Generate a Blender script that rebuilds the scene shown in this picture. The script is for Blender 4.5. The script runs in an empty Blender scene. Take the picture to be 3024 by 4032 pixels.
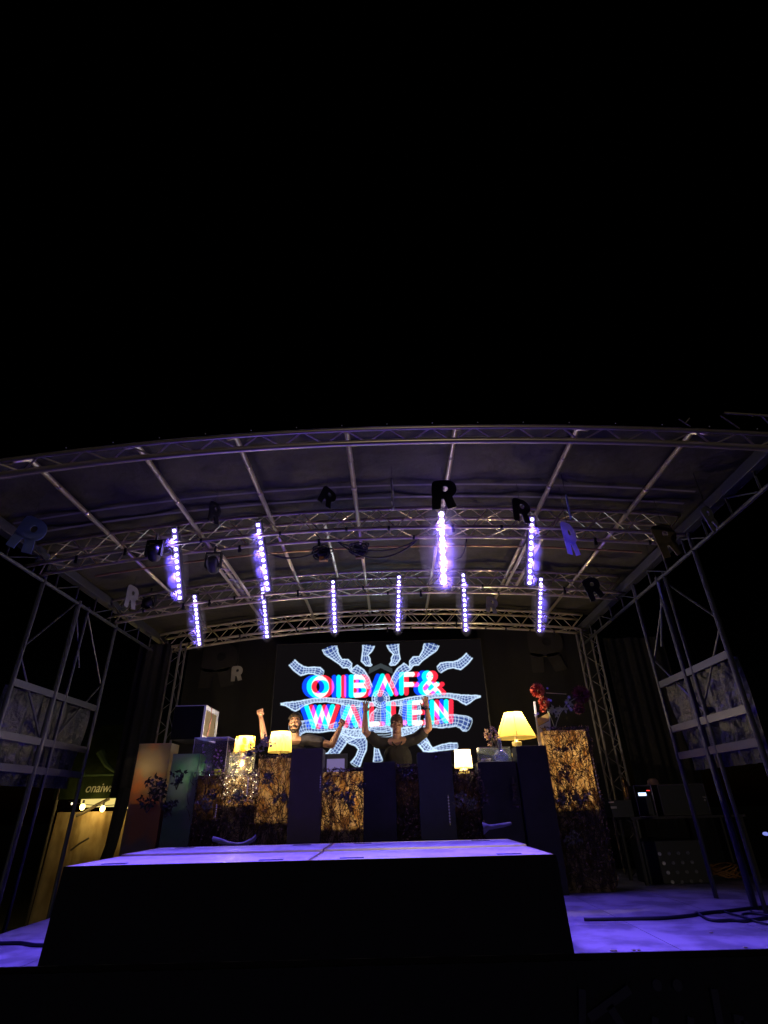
import bpy, bmesh, math, random
import numpy as np
from mathutils import Vector, Matrix
random.seed(7)
rad = math.radians
sc = bpy.context.scene

# ------------------------------------------------------------------ camera
F_PX, PITCH, ROLL, YAW = 2072.47, 0.50956, -0.025508, -0.005456
CAM = np.array([0.71237, -5.11607, 1.00028])
_fw = np.array([math.sin(YAW)*math.cos(PITCH), math.cos(YAW)*math.cos(PITCH), math.sin(PITCH)])
_rt = np.array([math.cos(YAW), -math.sin(YAW), 0.0]); _up = np.cross(_rt, _fw)
R_ = math.cos(ROLL)*_rt + math.sin(ROLL)*_up
U_ = -math.sin(ROLL)*_rt + math.cos(ROLL)*_up
cd = bpy.data.cameras.new('camera'); cam = bpy.data.objects.new('camera', cd)
sc.collection.objects.link(cam)
cd.sensor_fit = 'VERTICAL'; cd.sensor_height = 24; cd.sensor_width = 18
cd.lens = 24*F_PX/4032; cd.clip_start = 0.05; cd.clip_end = 500
m = Matrix.Identity(4)
for i in range(3):
    m[i][0] = R_[i]; m[i][1] = U_[i]; m[i][2] = -_fw[i]; m[i][3] = CAM[i]
cam.matrix_world = m
sc.camera = cam
def _ray(u, v): return R_*((u-1512)/F_PX) - U_*((v-2016)/F_PX) + _fw
def at(u, v, y): d = _ray(u, v); return Vector(CAM + d*((y-CAM[1])/d[1]))
def atz(u, v, z): d = _ray(u, v); return Vector(CAM + d*((z-CAM[2])/d[2]))
def atx(u, v, x): d = _ray(u, v); return Vector(CAM + d*((x-CAM[0])/d[0]))

# ------------------------------------------------------------------ world, exposure
w = bpy.data.worlds.new('World'); sc.world = w; w.use_nodes = True
nt = w.node_tree; bg = nt.nodes['Background']
sky = nt.nodes.new('ShaderNodeTexSky'); sky.sky_type = 'NISHITA'; sky.sun_disc = False
sky.sun_elevation = rad(-7.5); sky.sun_rotation = rad(0); sky.altitude = 100
nt.links.new(sky.outputs[0], bg.inputs[0]); bg.inputs[1].default_value = 0.05
sc.view_settings.view_transform = 'Standard'; sc.view_settings.look = 'None'
sc.view_settings.exposure = 0; sc.view_settings.gamma = 1
try:
    sc.cycles.use_denoising = True
except Exception: pass
sc.cycles.max_bounces = 6; sc.cycles.transparent_max_bounces = 16
sc.cycles.sample_clamp_indirect = 2.0
P_BAR, P_LAMP_FILL, P_VINE = 500.0, 30.0, 10.0       # light powers (W)
_s = bpy.data.lights.new('house_light_sun', 'SUN'); _s.energy = .09; _s.angle = rad(.5); _s.color = (1,.86,.66)  # low directional lamp added to stand in for house light from the audience side
_so = bpy.data.objects.new('house_light_sun', _s); sc.collection.objects.link(_so)
_so.rotation_euler = Vector((-.06, 1., -.03)).to_track_quat('-Z', 'Y').to_euler()

# ------------------------------------------------------------------ helpers
def mat(name, col, rough=.6, metal=0., emit=None, es=0., alpha=1., trans=0., bump=None, vary=None, spec=.5):
    M = bpy.data.materials.new(name); M.use_nodes = True
    n = M.node_tree.nodes; l = M.node_tree.links; b = n['Principled BSDF']
    b.inputs['Base Color'].default_value = (*col, 1); b.inputs['Roughness'].default_value = rough
    b.inputs['Metallic'].default_value = metal; b.inputs['Specular IOR Level'].default_value = spec
    if emit: b.inputs['Emission Color'].default_value = (*emit, 1); b.inputs['Emission Strength'].default_value = es
    b.inputs['Alpha'].default_value = alpha; b.inputs['Transmission Weight'].default_value = trans
    tc = n.new('ShaderNodeTexCoord')
    if vary:   # (scale, colour2, contrast low, high)
        t = n.new('ShaderNodeTexNoise'); t.inputs['Scale'].default_value = vary[0]; t.inputs['Detail'].default_value = 6
        l.new(tc.outputs['Object'], t.inputs['Vector'])
        r = n.new('ShaderNodeValToRGB'); r.color_ramp.elements[0].position = vary[2]; r.color_ramp.elements[1].position = vary[3]
        r.color_ramp.elements[0].color = (*col, 1); r.color_ramp.elements[1].color = (*vary[1], 1)
        l.new(t.outputs['Fac'], r.inputs[0]); l.new(r.outputs[0], b.inputs['Base Color'])
    if bump:   # (scale, strength, distance)
        t = n.new('ShaderNodeTexNoise'); t.inputs['Scale'].default_value = bump[0]; t.inputs['Detail'].default_value = 5
        l.new(tc.outputs['Object'], t.inputs['Vector'])
        bp = n.new('ShaderNodeBump'); bp.inputs['Strength'].default_value = bump[1]; bp.inputs['Distance'].default_value = bump[2]
        l.new(t.outputs['Fac'], bp.inputs['Height']); l.new(bp.outputs[0], b.inputs['Normal'])
    return M
def translucent(name, col, col2=None, scale=6, mixt=.6, rough=.5, lo=.4, hi=.6, stretch=(1,1,1)):
    M = bpy.data.materials.new(name); M.use_nodes = True
    n = M.node_tree.nodes; l = M.node_tree.links; n.remove(n['Principled BSDF'])
    out = n['Material Output']; d = n.new('ShaderNodeBsdfDiffuse'); t = n.new('ShaderNodeBsdfTranslucent'); mx = n.new('ShaderNodeMixShader')
    mx.inputs[0].default_value = mixt; l.new(d.outputs[0], mx.inputs[1]); l.new(t.outputs[0], mx.inputs[2]); l.new(mx.outputs[0], out.inputs[0])
    if col2:
        tc = n.new('ShaderNodeTexCoord'); mp = n.new('ShaderNodeMapping'); mp.inputs['Scale'].default_value = stretch
        t2 = n.new('ShaderNodeTexNoise'); t2.inputs['Scale'].default_value = scale; t2.inputs['Detail'].default_value = 6
        l.new(tc.outputs['Object'], mp.inputs[0]); l.new(mp.outputs[0], t2.inputs['Vector'])
        r = n.new('ShaderNodeValToRGB'); r.color_ramp.elements[0].position = lo; r.color_ramp.elements[1].position = hi
        r.color_ramp.elements[0].color = (*col, 1); r.color_ramp.elements[1].color = (*col2, 1)
        l.new(t2.outputs['Fac'], r.inputs[0]); l.new(r.outputs[0], d.inputs[0]); l.new(r.outputs[0], t.inputs[0])
    else:
        d.inputs[0].default_value = (*col, 1); t.inputs[0].default_value = (*col, 1)
    return M
def glass(name, tint=(.9,.95,1), op=.12, rough=.05):
    M = bpy.data.materials.new(name); M.use_nodes = True
    n = M.node_tree.nodes; l = M.node_tree.links; n.remove(n['Principled BSDF']); out = n['Material Output']
    tr = n.new('ShaderNodeBsdfTransparent'); tr.inputs[0].default_value = (*tint, 1)
    g = n.new('ShaderNodeBsdfGlossy'); g.inputs['Roughness'].default_value = rough
    d = n.new('ShaderNodeBsdfDiffuse'); d.inputs[0].default_value = (*tint, 1)
    m1 = n.new('ShaderNodeMixShader'); m1.inputs[0].default_value = .5; l.new(g.outputs[0], m1.inputs[1]); l.new(d.outputs[0], m1.inputs[2])
    m2 = n.new('ShaderNodeMixShader'); m2.inputs[0].default_value = op; l.new(tr.outputs[0], m2.inputs[1]); l.new(m1.outputs[0], m2.inputs[2])
    l.new(m2.outputs[0], out.inputs[0]); return M
def emis(name, col, s, sample=True):
    M = bpy.data.materials.new(name); M.use_nodes = True
    n = M.node_tree.nodes; l = M.node_tree.links; n.remove(n['Principled BSDF'])
    e = n.new('ShaderNodeEmission'); e.inputs[0].default_value = (*col, 1); e.inputs[1].default_value = s
    l.new(e.outputs[0], n['Material Output'].inputs[0])
    if not sample: M.cycles.emission_sampling = 'NONE'
    return M

class MB:
    def __init__(s): s.v = []; s.f = []; s.m = []
    def cut(s): s.m.append((len(s.v), len(s.f))); return s
    def build_each(s, name, material, parent=None, **k):
        b = [(0, 0)]+s.m+[(len(s.v), len(s.f))]; out = []
        for (v0, f0), (v1, f1) in zip(b[:-1], b[1:]):
            if f1 > f0:
                q = MB(); q.v = s.v[v0:v1]; q.f = [tuple(i-v0 for i in f) for f in s.f[f0:f1]]; out.append(q.build(name, material, parent, **k))
        return out
    def box(s, x0, x1, y0, y1, z0, z1, rot=None, c=None):
        b = len(s.v); pts = [(x, y, z) for x in (x0, x1) for y in (y0, y1) for z in (z0, z1)]
        if rot is not None:
            c = Vector(c); pts = [tuple(rot @ (Vector(p)-c) + c) for p in pts]
        s.v += pts
        s.f += [tuple(b+i for i in q) for q in ((0,1,3,2),(4,6,7,5),(0,4,5,1),(2,3,7,6),(0,2,6,4),(1,5,7,3))]
        return s
    def tube(s, pts, r, n=8, cap=True):
        pts = [Vector(p) for p in pts]; rs = r if isinstance(r, (list, tuple)) else [r]*len(pts)
        b = len(s.v); d0 = None; a = None
        for i, p in enumerate(pts):
            d = (pts[min(i+1, len(pts)-1)] - pts[max(i-1, 0)])
            d = d.normalized() if d.length > 1e-9 else Vector((0,0,1))
            if a is None: a = d.orthogonal().normalized()
            else:
                a = (a - d*a.dot(d)); a = a.normalized() if a.length > 1e-6 else d.orthogonal().normalized()
            c = d.cross(a)
            for k in range(n):
                t = 2*math.pi*k/n; s.v.append(tuple(p + (a*math.cos(t) + c*math.sin(t))*rs[i]))
        for i in range(len(pts)-1):
            for k in range(n):
                q = b+i*n; s.f.append((q+k, q+(k+1) % n, q+n+(k+1) % n, q+n+k))
        if cap:
            s.f.append(tuple(b+k for k in reversed(range(n)))); s.f.append(tuple(b+(len(pts)-1)*n+k for k in range(n)))
        return s
    def lathe(s, c, prof, n=24, closed=False, M=None):
        c = Vector(c); b = len(s.v)
        for r, z in prof:
            for k in range(n):
                t = 2*math.pi*k/n; p = Vector((r*math.cos(t), r*math.sin(t), z))
                if M is not None: p = M @ p
                s.v.append(tuple(c+p))
        for i in range(len(prof)-1):
            for k in range(n):
                q = b+i*n; s.f.append((q+k, q+(k+1) % n, q+n+(k+1) % n, q+n+k))
        return s
    def quad(s, *p):
        b = len(s.v); s.v += [tuple(q) for q in p]; s.f.append(tuple(range(b, b+len(p)))); return s
    def ell(s, c, r, n=12, m=8, M=None):
        c = Vector(c); b = len(s.v)
        for i in range(m+1):
            ph = math.pi*i/m
            for k in range(n):
                t = 2*math.pi*k/n; p = Vector((r[0]*math.sin(ph)*math.cos(t), r[1]*math.sin(ph)*math.sin(t), r[2]*math.cos(ph)))
                if M is not None: p = M @ p
                s.v.append(tuple(c+p))
        for i in range(m):
            for k in range(n):
                q = b+i*n; s.f.append((q+k, q+n+k, q+n+(k+1) % n, q+(k+1) % n))
        return s
    def leaf(s, c, d, nrm, L, W):
        c = Vector(c); d = Vector(d).normalized(); nn = Vector(nrm); a = d.cross(nn)
        a = a.normalized() if a.length > 1e-6 else d.orthogonal().normalized(); up = a.cross(d)
        s.quad(c, c+d*L*.35+a*W*.5+up*L*.06, c+d*L, c+d*L*.35-a*W*.5+up*L*.06); return s
    def build(s, name, material, parent=None, smooth=False, bevel=0):
        me = bpy.data.meshes.new(name); me.from_pydata(s.v, [], s.f); me.update()
        o = bpy.data.objects.new(name, me); sc.collection.objects.link(o)
        if material: me.materials.append(material)
        if smooth:
            me.polygons.foreach_set('use_smooth', [True]*len(me.polygons))
        if bevel:
            bv = o.modifiers.new('bevel', 'BEVEL'); bv.width = bevel; bv.segments = 2; bv.limit_method = 'ANGLE'
        if parent is not None: put(o, parent)
        return o
def put(o, parent):
    """parent o keeping its world place"""
    o.parent = parent
    chain = Matrix.Identity(4); q = parent
    while q is not None:
        chain = (q.matrix_parent_inverse @ q.matrix_basis if q.parent else q.matrix_basis) @ chain; q = q.parent
    o.matrix_parent_inverse = chain.inverted()
def tag(o, label, cat, group=None, kind=None):
    if label: o['label'] = label
    if cat: o['category'] = cat
    if group: o['group'] = group
    if kind: o['kind'] = kind
    return o
def thing(name, loc, label, cat, group=None):
    o = bpy.data.objects.new(name, None); sc.collection.objects.link(o); o.location = loc
    o.empty_display_size = .1
    return tag(o, label, cat, group)
def struct(o): o['kind'] = 'structure'; return o
def lamp(kind, name, loc, power, col, parent=None, size=.02, aim=None, cone=None, blend=.6):
    L = bpy.data.lights.new(name, kind); L.energy = power; L.color = col; L.shadow_soft_size = size
    o = bpy.data.objects.new(name, L); sc.collection.objects.link(o); o.location = loc
    if aim is not None: o.rotation_euler = Vector(aim).to_track_quat('-Z', 'Y').to_euler()
    if cone: L.spot_size = rad(cone); L.spot_blend = blend
    if parent is not None: put(o, parent)
    return o

# ------------------------------------------------------------------ materials
ALU = mat('aluminium', (.80,.70,.50), .28, .75, bump=(14,.08,.01))
ALUD = mat('dull_aluminium', (.16,.155,.155), .5, .5)
STEEL = mat('galvanised_steel', (.065,.070,.082), .5, .5)
CANVAS = mat('roof_canvas', (.026,.025,.017), .75, vary=(1.6,(.056,.053,.037),.35,.7), bump=(2.2,.5,.12))
WEBB = mat('webbing', (.20,.19,.17), .8)
BLACK = mat('black_plastic', (.012,.012,.014), .45)
CLOTHB = mat('black_cloth', (.006,.006,.008), .95, bump=(5,.5,.1))
DECK = mat('deck_plywood', (.34,.33,.35), .6, vary=(2.6,(.17,.165,.18),.44,.60), bump=(30,.15,.01))
RISER = mat('riser_panel', (.66,.64,.67), .42, vary=(3.2,(.40,.385,.42),.42,.72))
DARKM = mat('dark_marks', (.02,.02,.03), .6)
GROUND = mat('ground', (.03,.03,.028), .95, vary=(3,(.02,.022,.018),.4,.6))
PANEL = mat('painted_panel', (.020,.016,.028), .6, vary=(2.2,(.012,.010,.018),.42,.62), spec=.25)
PANELB = mat('brown_panel', (.060,.040,.036), .6, vary=(1.2,(.045,.032,.03),.4,.7))
PANELG = mat('grey_green_panel', (.020,.023,.032), .6, vary=(3,(.018,.02,.026),.4,.7))
TWIG = mat('dry_twig', (.045,.030,.020), .8)
TWIGL = mat('dry_leaf', (.30,.19,.10), .7)
LEAFD = mat('dark_leaf', (.016,.018,.012), .6)
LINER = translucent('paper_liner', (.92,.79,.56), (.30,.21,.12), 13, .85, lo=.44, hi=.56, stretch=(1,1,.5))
LINER_DIM = translucent('dim_paper_liner', (.16,.12,.08), (.06,.045,.03), 11, .8, lo=.4, hi=.6)  # darker copy of the liner, the dimness of weakly lit pillars in its colour
ORANGE = translucent('orange_acrylic', (.66,.36,.15), (.38,.34,.24), 2.2, .75, lo=.38, hi=.52)
GREEN = translucent('green_acrylic', (.20,.34,.20), (.32,.33,.29), 2.2, .7, lo=.4, hi=.6)
ACRYL = glass('clear_acrylic', (.86,.86,.95), .10)
ACRYLV = glass('violet_acrylic', (.80,.76,.92), .06)
GLASS = glass('clear_glass', (.93,.97,.95), .16)
GLASSB = glass('blue_glass', (.70,.75,1.), .30)
WHITEP = mat('white_paint', (.75,.75,.8), .5)
GOLDP = mat('gold_card', (.55,.40,.16), .6, vary=(9,(.42,.30,.12),.4,.6))
SHADE1 = translucent('patterned_shade', (.34,.18,.02), (.96,.74,.16), 11, .8, lo=.42, hi=.50)
SHADE2 = translucent('pleated_shade', (.82,.68,.20), (.70,.56,.15), 5, .8)
SHADE3 = translucent('small_shade', (.98,.86,.45), mixt=.8)
SHADE4 = translucent('wide_shade', (.98,.78,.20), (.96,.74,.17), 4, .8)
FAIRY = emis('fairy_bulb', (1,.86,.55), 8, False)
BULB = emis('bulb_glow', (1,.85,.45), 6)
BRASS = mat('brass', (.75,.55,.2), .35, .7)
SKIN = mat('skin', (.37,.20,.13), .55)
HAIR = mat('dark_hair', (.02,.013,.01), .7)
CAPM = mat('brown_cap', (.05,.022,.016), .85)
TEE = mat('black_tee', (.018,.017,.020), .9, bump=(9,.4,.04))
TEE2 = mat('navy_tee', (.030,.028,.045), .9, bump=(9,.4,.04))
TROU = mat('dark_trousers', (.02,.022,.03), .9)
FOILK = mat('black_foil', (.012,.012,.02), .35)
FOILB = translucent('blue_vellum', (.35,.38,.8))
FOILG = mat('grey_foil', (.22,.22,.24), .5, .3)
FOILO = mat('olive_foil', (.12,.09,.04), .6)
LED = emis('led_emitter', (.80,.72,1.), 9, False)
LEDV = emis('bright_led_emitter', (.86,.74,1.), 22, False)
HALO = emis('violet_halo', (.26,.15,1.), .55, False)
HALO_B = emis('bright_violet_halo', (.40,.2,1.), 1.6, False)
TARP = mat('blue_tarp', (.006,.011,.024), .55, bump=(4,.9,.15))
TENTG = translucent('green_tent_cloth', (.035,.048,.018), (.02,.03,.012), 2, .4)
TENTW = translucent('cream_tent_wall', (.60,.45,.22), (.34,.23,.10), 2.6, .4, lo=.35, hi=.65, stretch=(1.6,1,.7))
CABLE = mat('black_cable', (.012,.012,.03), .5)
ORC = mat('orange_cable', (.35,.16,.04), .6)
REDF = mat('red_petals', (.30,.035,.02), .7)
PURF = mat('maroon_petals', (.13,.02,.045), .7)
VIOF = mat('violet_petals', (.35,.28,.9), .6)
ROSE = mat('dried_rose', (.55,.36,.20), .75)
STEMG = mat('sage_green', (.25,.28,.16), .7)

# ------------------------------------------------------------------ setting
def zarch(x): return 4.0 - (.02 if x < .7 else .0155)*(x-.7)**2           # underside of the arched trusses
XL, XR = -3.65, 4.35
g = MB(); g.quad((-150,-150,-1.1), (150,-150,-1.1), (150,150,-1.1), (-150,150,-1.1)); struct(g.build('ground', GROUND))
d = thing('stage_deck', (.35,2.5,0), 'low festival stage deck of grey plywood sheets lit violet along its front edge', 'stage')
mb = MB()
for i in range(-3, 6):
    for j in range(6):
        mb.box(i*1.0-.15+.003, i*1.0+.85-.003, j+.003, j+1-.003, -.03, 0)
mb.build('floor_sheets', DECK, d)
MB().box(-3.16, 5.86, .006, 6.01, -.16, -.034).build('edge_beam', CLOTHB, d)
mb = MB()
for x in (-3.0,-1,1,3,5.2):
    for y in (.3,3,5.6): mb.cut().tube([(x,y,-1.1),(x,y,-.16)], .03)
mb.build_each('support_leg', STEEL, d)
mb = MB()
for (u, v) in [(320,3800),(337,3799),(2412,3745),(2424,3744),(2502,3745),(2520,3744),(2945,3735),(2800,3672),(375,3572)]:
    p = atz(u, v, .004); p.y = max(p.y, .03); mb.cut().box(p.x-.012, p.x+.012, p.y-.012, p.y+.012, .003, .008)
mb.build_each('screw_head', ALU, d)
MB().box(-3.16, 5.86, -.010, -.001, -.038, -.002).build('dark_edge_strip', mat('edge_strip', (.010,.008,.007), .9, spec=.1), d)
# fascia skirt with faint writing
fs = thing('front_skirt', (.35,-.02,-.6), 'black cloth skirt with faint grey lettering hanging below the stage front edge', 'stage skirt')
mb = MB(); N = 180
for i in range(N):
    x0 = -3.2+9.1*i/N; x1 = -3.2+9.1*(i+1)/N
    f = lambda x: -.02+.008*math.sin(x*17)+.006*math.sin(x*41)
    mb.quad((x0,f(x0),-.04),(x1,f(x1),-.04),(x1,f(x1)-.02,-1.09),(x0,f(x0)-.02,-1.09))
mb.build('cloth', CLOTHB, fs)
def bar2(mb, y, x0, z0, x1, z1, wd, t=.004):
    dx, dz = x1-x0, z1-z0; L = math.hypot(dx, dz); nx, nz = -dz/L*wd/2, dx/L*wd/2
    a = [(x0+nx,z0+nz),(x1+nx,z1+nz),(x1-nx,z1-nz),(x0-nx,z0-nz)]
    mb.quad(*[(p[0], y, p[1]) for p in a])
dots_ = []
LETG = mat('faint_letter', (.018,.018,.034), .8)
mb = MB()
yb = -.055
def S(u, v): p = at(u, v, yb); return p.x, p.z
for a, b, wd in [((2293,3895),(2293,4110),.05),((2480,3895),(2320,4010),.055),((2400,3960),(2490,4110),.055),
                 ((2580,4005),(2580,4110),.045),((2720,4005),(2720,4110),.045),
                 ((2812,3895),(2850,4110),.05),((2890,4010),(2930,4020),.05),((2930,4020),(2950,4110),.05)]:
    if a in ((2580,4005),(2720,4005),(2812,3895)): mb.cut()
    bar2(mb, yb, *S(*a), *S(*b), wd)
for u, v in [(2588,3880),(2668,3880)]:
    x, z = S(u, v); dots_.append(MB().quad(*[(x+.035*math.cos(t), yb, z+.035*math.sin(t)) for t in [k*math.pi/6 for k in range(12)]]))
mb.build_each('letter', LETG, fs)
for q in dots_: q.build('letter_dot', LETG, fs)

# ------------------------------------------------------------------ stage platforms (risers)
H = .626
PL = [(-2,0,0,1,'front left'),(0,2,0,1,'front right'),(-2,0,1,2,'rear left'),(0,2,1,2,'rear right')]
for x0,x1,y0,y1,wd in PL:
    t = thing('stage_platform', ((x0+x1)/2,(y0+y1)/2,0), f'flat rectangular violet lit platform sheet, {wd} of the four in front of the booth', 'stage platform', 'platforms in front of the booth')
    h = H if y0 == 0 else H+.014
    o = MB().box(x0+.025, x1-.025, y0+.025, y1-.025, h-.04, h).build('top_panel', RISER, t)
    e = MB(); 
    for a in ((x0+.008,x1-.008,y0+.008,y0+.024),(x0+.008,x1-.008,y1-.024,y1-.008)): e.box(a[0],a[1],a[2],a[3],h-.1,h+.003)
    for a in ((x0+.008,x0+.024,y0+.025,y1-.025),(x1-.024,x1-.008,y0+.025,y1-.025)): e.box(a[0],a[1],a[2],a[3],h-.1,h+.003)
    e.build('edge_rail', ALU, t)
    s = MB()
    for xx in (x0+.34, x1-.34):
        yy = y0+.16 if y0 == 0 else y1-.16
        s.cut().box(xx-.10, xx+.10, yy-.035, yy+.035, h+.001, h+.004)
    s.build_each('grip_slot', DARKM, t)
    for xx in (x0+.08, x1-.08):
        for yy in (y0+.08, y1-.08): MB().tube([(xx,yy,.001),(xx,yy,h-.1)], .024).build('leg', ALUD, t)
mb = MB()
path = [(-2.0,2.0),(-2.0,0.0),(2.0,0.0),(2.0,2.0)]
pp = []
for a, b in zip(path[:-1], path[1:]):
    for i in range(60): pp.append((a[0]+(b[0]-a[0])*i/60, a[1]+(b[1]-a[1])*i/60))
pp.append(path[-1])
cx_, cy_ = 0, 1
rows = []
for i, (x, y) in enumerate(pp):
    o = .004+.006*math.sin(i*.9)+.004*math.sin(i*2.3)
    k = 1+max(o,0)/2
    rows.append(((x*k, cy_+(y-cy_)*(1+max(o,0))),))
for i in range(len(pp)-1):
    a = rows[i][0]; b = rows[i+1][0]
    mb.quad((a[0],a[1]-.006,H+.002),(b[0],b[1]-.006,H+.002),(b[0]*1.012,b[1]-.012,.002),(a[0]*1.012,a[1]-.012,.002))
tag(mb.build('platform_skirt', CLOTHB), 'black cloth skirt wrapped round the platforms from their tops to the deck', 'platform skirt')

# ------------------------------------------------------------------ roof
roof = thing('stage_roof', (.35,1.8,4.3), 'arched dark canvas roof on pale poles spanning the whole stage', 'stage roof')
mb = MB(); NX, NY = 60, 48
ys = [-1.22+(4.95+1.22)*j/NY for j in range(NY+1)]
for i in range(NX+1):
    x = XL-.1+(XR-XL+.55)*i/NX
    for j, y in enumerate(ys):
        sag = .02*math.sin(x*3.1)*math.sin(y*2.7)+.012*math.sin(x*7.3+y*4)
        zz = zarch(x)+.40+sag
        zz = min(zz, zarch(x)+.085+(y+1.24)*.74)
        if j == 0: zz = zarch(x)+.075
        mb.v.append((x, y if j else -1.245, zz))
for i in range(NX):
    for j in range(NY):
        a = i*(NY+1)+j; mb.f.append((a, a+NY+1, a+NY+2, a+1))
o = mb.build('canopy', CANVAS, roof, smooth=True)
mb = MB()
for yy, wd in ((-.62,.03),(.22,.035),(.50,.04)):
    mb.cut()
    for i in range(50):
        x0 = XL+(XR-XL)*i/50; x1 = XL+(XR-XL)*(i+1)/50
        mb.quad((x0,yy,zarch(x0)+.355),(x1,yy,zarch(x1)+.355),(x1,yy+wd,zarch(x1)+.355),(x0,yy+wd,zarch(x0)+.355))
mb.build_each('webbing_strap', WEBB, roof)
for x in (-2.75,-1.72,-.76,.34,1.42,2.62,3.72):
    z = zarch(x)+.27
    mb = MB().tube([(x,-1.15,z-.16),(x,-.95,z),(x,1.05,z)], .028, 10); mb.tube([(x,1.05,z),(x,4.8,z)], .025, 10)
    mb.tube([(x,.1,z),(x,.16,z)], .033, 10); mb.tube([(x,-.45,z),(x,-.42,z)], .031, 10)
    mb.build('roof_pole', ALU, roof, smooth=True)
for x in (-.10,): MB().tube([(x,.9,zarch(x)+.25),(x,2.75,zarch(x)+.25)], .022, 8).build('roof_pole', ALU, roof)
mb = MB(); xs = [XL+.3+(XR-XL-.4)*i/30 for i in range(31)]
mb.tube([(x,1.62,zarch(x)+.20) for x in xs], .014, 6); mb.build('cross_pipe', mat('copper_pipe', (.5,.30,.17), .4, .5), roof)
mb = MB()
for i in range(16):
    x = -2.2+i*.42; mb.cut().ell((x,-1.25,zarch(x)+.095), (.008,.008,.008), 6, 4)
mb.build_each('eyelet', WHITEP, roof)

def arch_chord(mb, y, dz, r, x0=XL, x1=XR, n=40, ns=8):
    mb.tube([(x0+(x1-x0)*i/n, y, zarch(x0+(x1-x0)*i/n)+dz) for i in range(n+1)], r, ns)
t = thing('roof_truss', (.35,-1.1,4.1), 'slim foremost arched truss along the front edge of the roof canvas', 'truss', 'arched roof trusses')
mb = MB(); arch_chord(mb,-1.1,.0,.030,x1=4.75); mb.build('chord', ALU, t, smooth=True)
mb = MB(); arch_chord(mb,-1.22,.065,.02,x1=4.75); mb.build('chord', ALU, t, smooth=True)
mb = MB(); n = 42
for i in range(n):
    x0 = XL+(XR-XL+.4)*i/n; x1 = XL+(XR-XL+.4)*(i+1)/n
    a = (-1.1, 0.0) if i % 2 else (-1.22, .065); b = (-1.22, .065) if i % 2 else (-1.1, 0.0)
    mb.tube([(x0,a[0],zarch(x0)+a[1]),(x1,b[0],zarch(x1)+b[1])], .009, 6)
mb.build('lattice', ALU, t)
mb = MB(); mb.tube([at(2850,1626,-1.34), at(3080,1641,-1.34)], .013, 6); mb.cut().tube([at(2836,1636,-1.34), at(2912,1688,-1.24)], .008, 6)
mb.cut().tube([at(2672,1650,-1.30), at(2718,1680,-1.24)], .007, 6); mb.cut().tube([at(2716,1645,-1.30), at(2700,1664,-1.27)], .007, 6); mb.cut().tube([at(2990,1630,-1.34), at(3060,1700,-1.24)], .008, 6)
mb.build_each('end_brace', ALU, t)
def box_truss(y, label):
    t = thing('roof_truss', (.35,y,4.1), label, 'truss', 'arched roof trusses')
    ch = [(-.14,0),(.14,0),(-.14,.27),(.14,.27)]
    for dy, dz in ch:
        mb = MB(); arch_chord(mb, y+dy, dz, .024); mb.build('chord', ALU, t, smooth=True)
    mb = MB(); n = 34
    for (a, b) in ((0,1),(0,2),(1,3),(2,3)):
        for i in range(n):
            x0 = XL+(XR-XL)*i/n; x1 = XL+(XR-XL)*(i+1)/n
            p, q = (ch[a], ch[b]) if i % 2 else (ch[b], ch[a])
            mb.tube([(x0,y+p[0],zarch(x0)+p[1]),(x1,y+q[0],zarch(x1)+q[1])], .0085, 5)
    mb.build('lattice', ALU, t)
    mb = MB(); rnd = random.Random(int(y*10))
    for i in range(16):
        x = -3+i*.46+rnd.uniform(-.12,.12); dy, dz = ch[rnd.choice((0,0,1))]
        mb.cut().tube([(x,y+dy,zarch(x)+dz),(x+.03,y+dy,zarch(x)+dz)], .029, 8)
        if rnd.random() < .4: mb.box(x,x+.035,y+dy-.02,y+dy+.02,zarch(x)+dz-.08,zarch(x)+dz-.026)
    mb.build_each('clamp_strap', BLACK, t)
    return t
box_truss(.8, 'arched box truss carrying the front row of four light bars')
box_truss(2.8, 'arched box truss carrying the rear row of six light bars')
box_truss(4.7, 'rearmost arched box truss, low above the video wall')
for x, lb in ((-1.62,'short ladder truss linking the two middle trusses near the left'),(2.55,'short ladder truss linking the two middle trusses near the right')):
    t = thing('ladder_truss', (x,1.8,4.0), lb, 'truss', 'short ladder trusses under the roof')
    for dx in (0,.16): MB().tube([(x+dx,.9,zarch(x)+.02),(x+dx,2.7,zarch(x)+.02)], .022, 8).build('chord', ALU, t)
    mb = MB()
    for i in range(9): mb.tube([(x,.95+i*.2,zarch(x)+.02),(x+.16,.95+i*.2+(.1 if i%2 else -.0),zarch(x)+.02)], .007, 5)
    mb.build('rungs', ALU, t)

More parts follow.
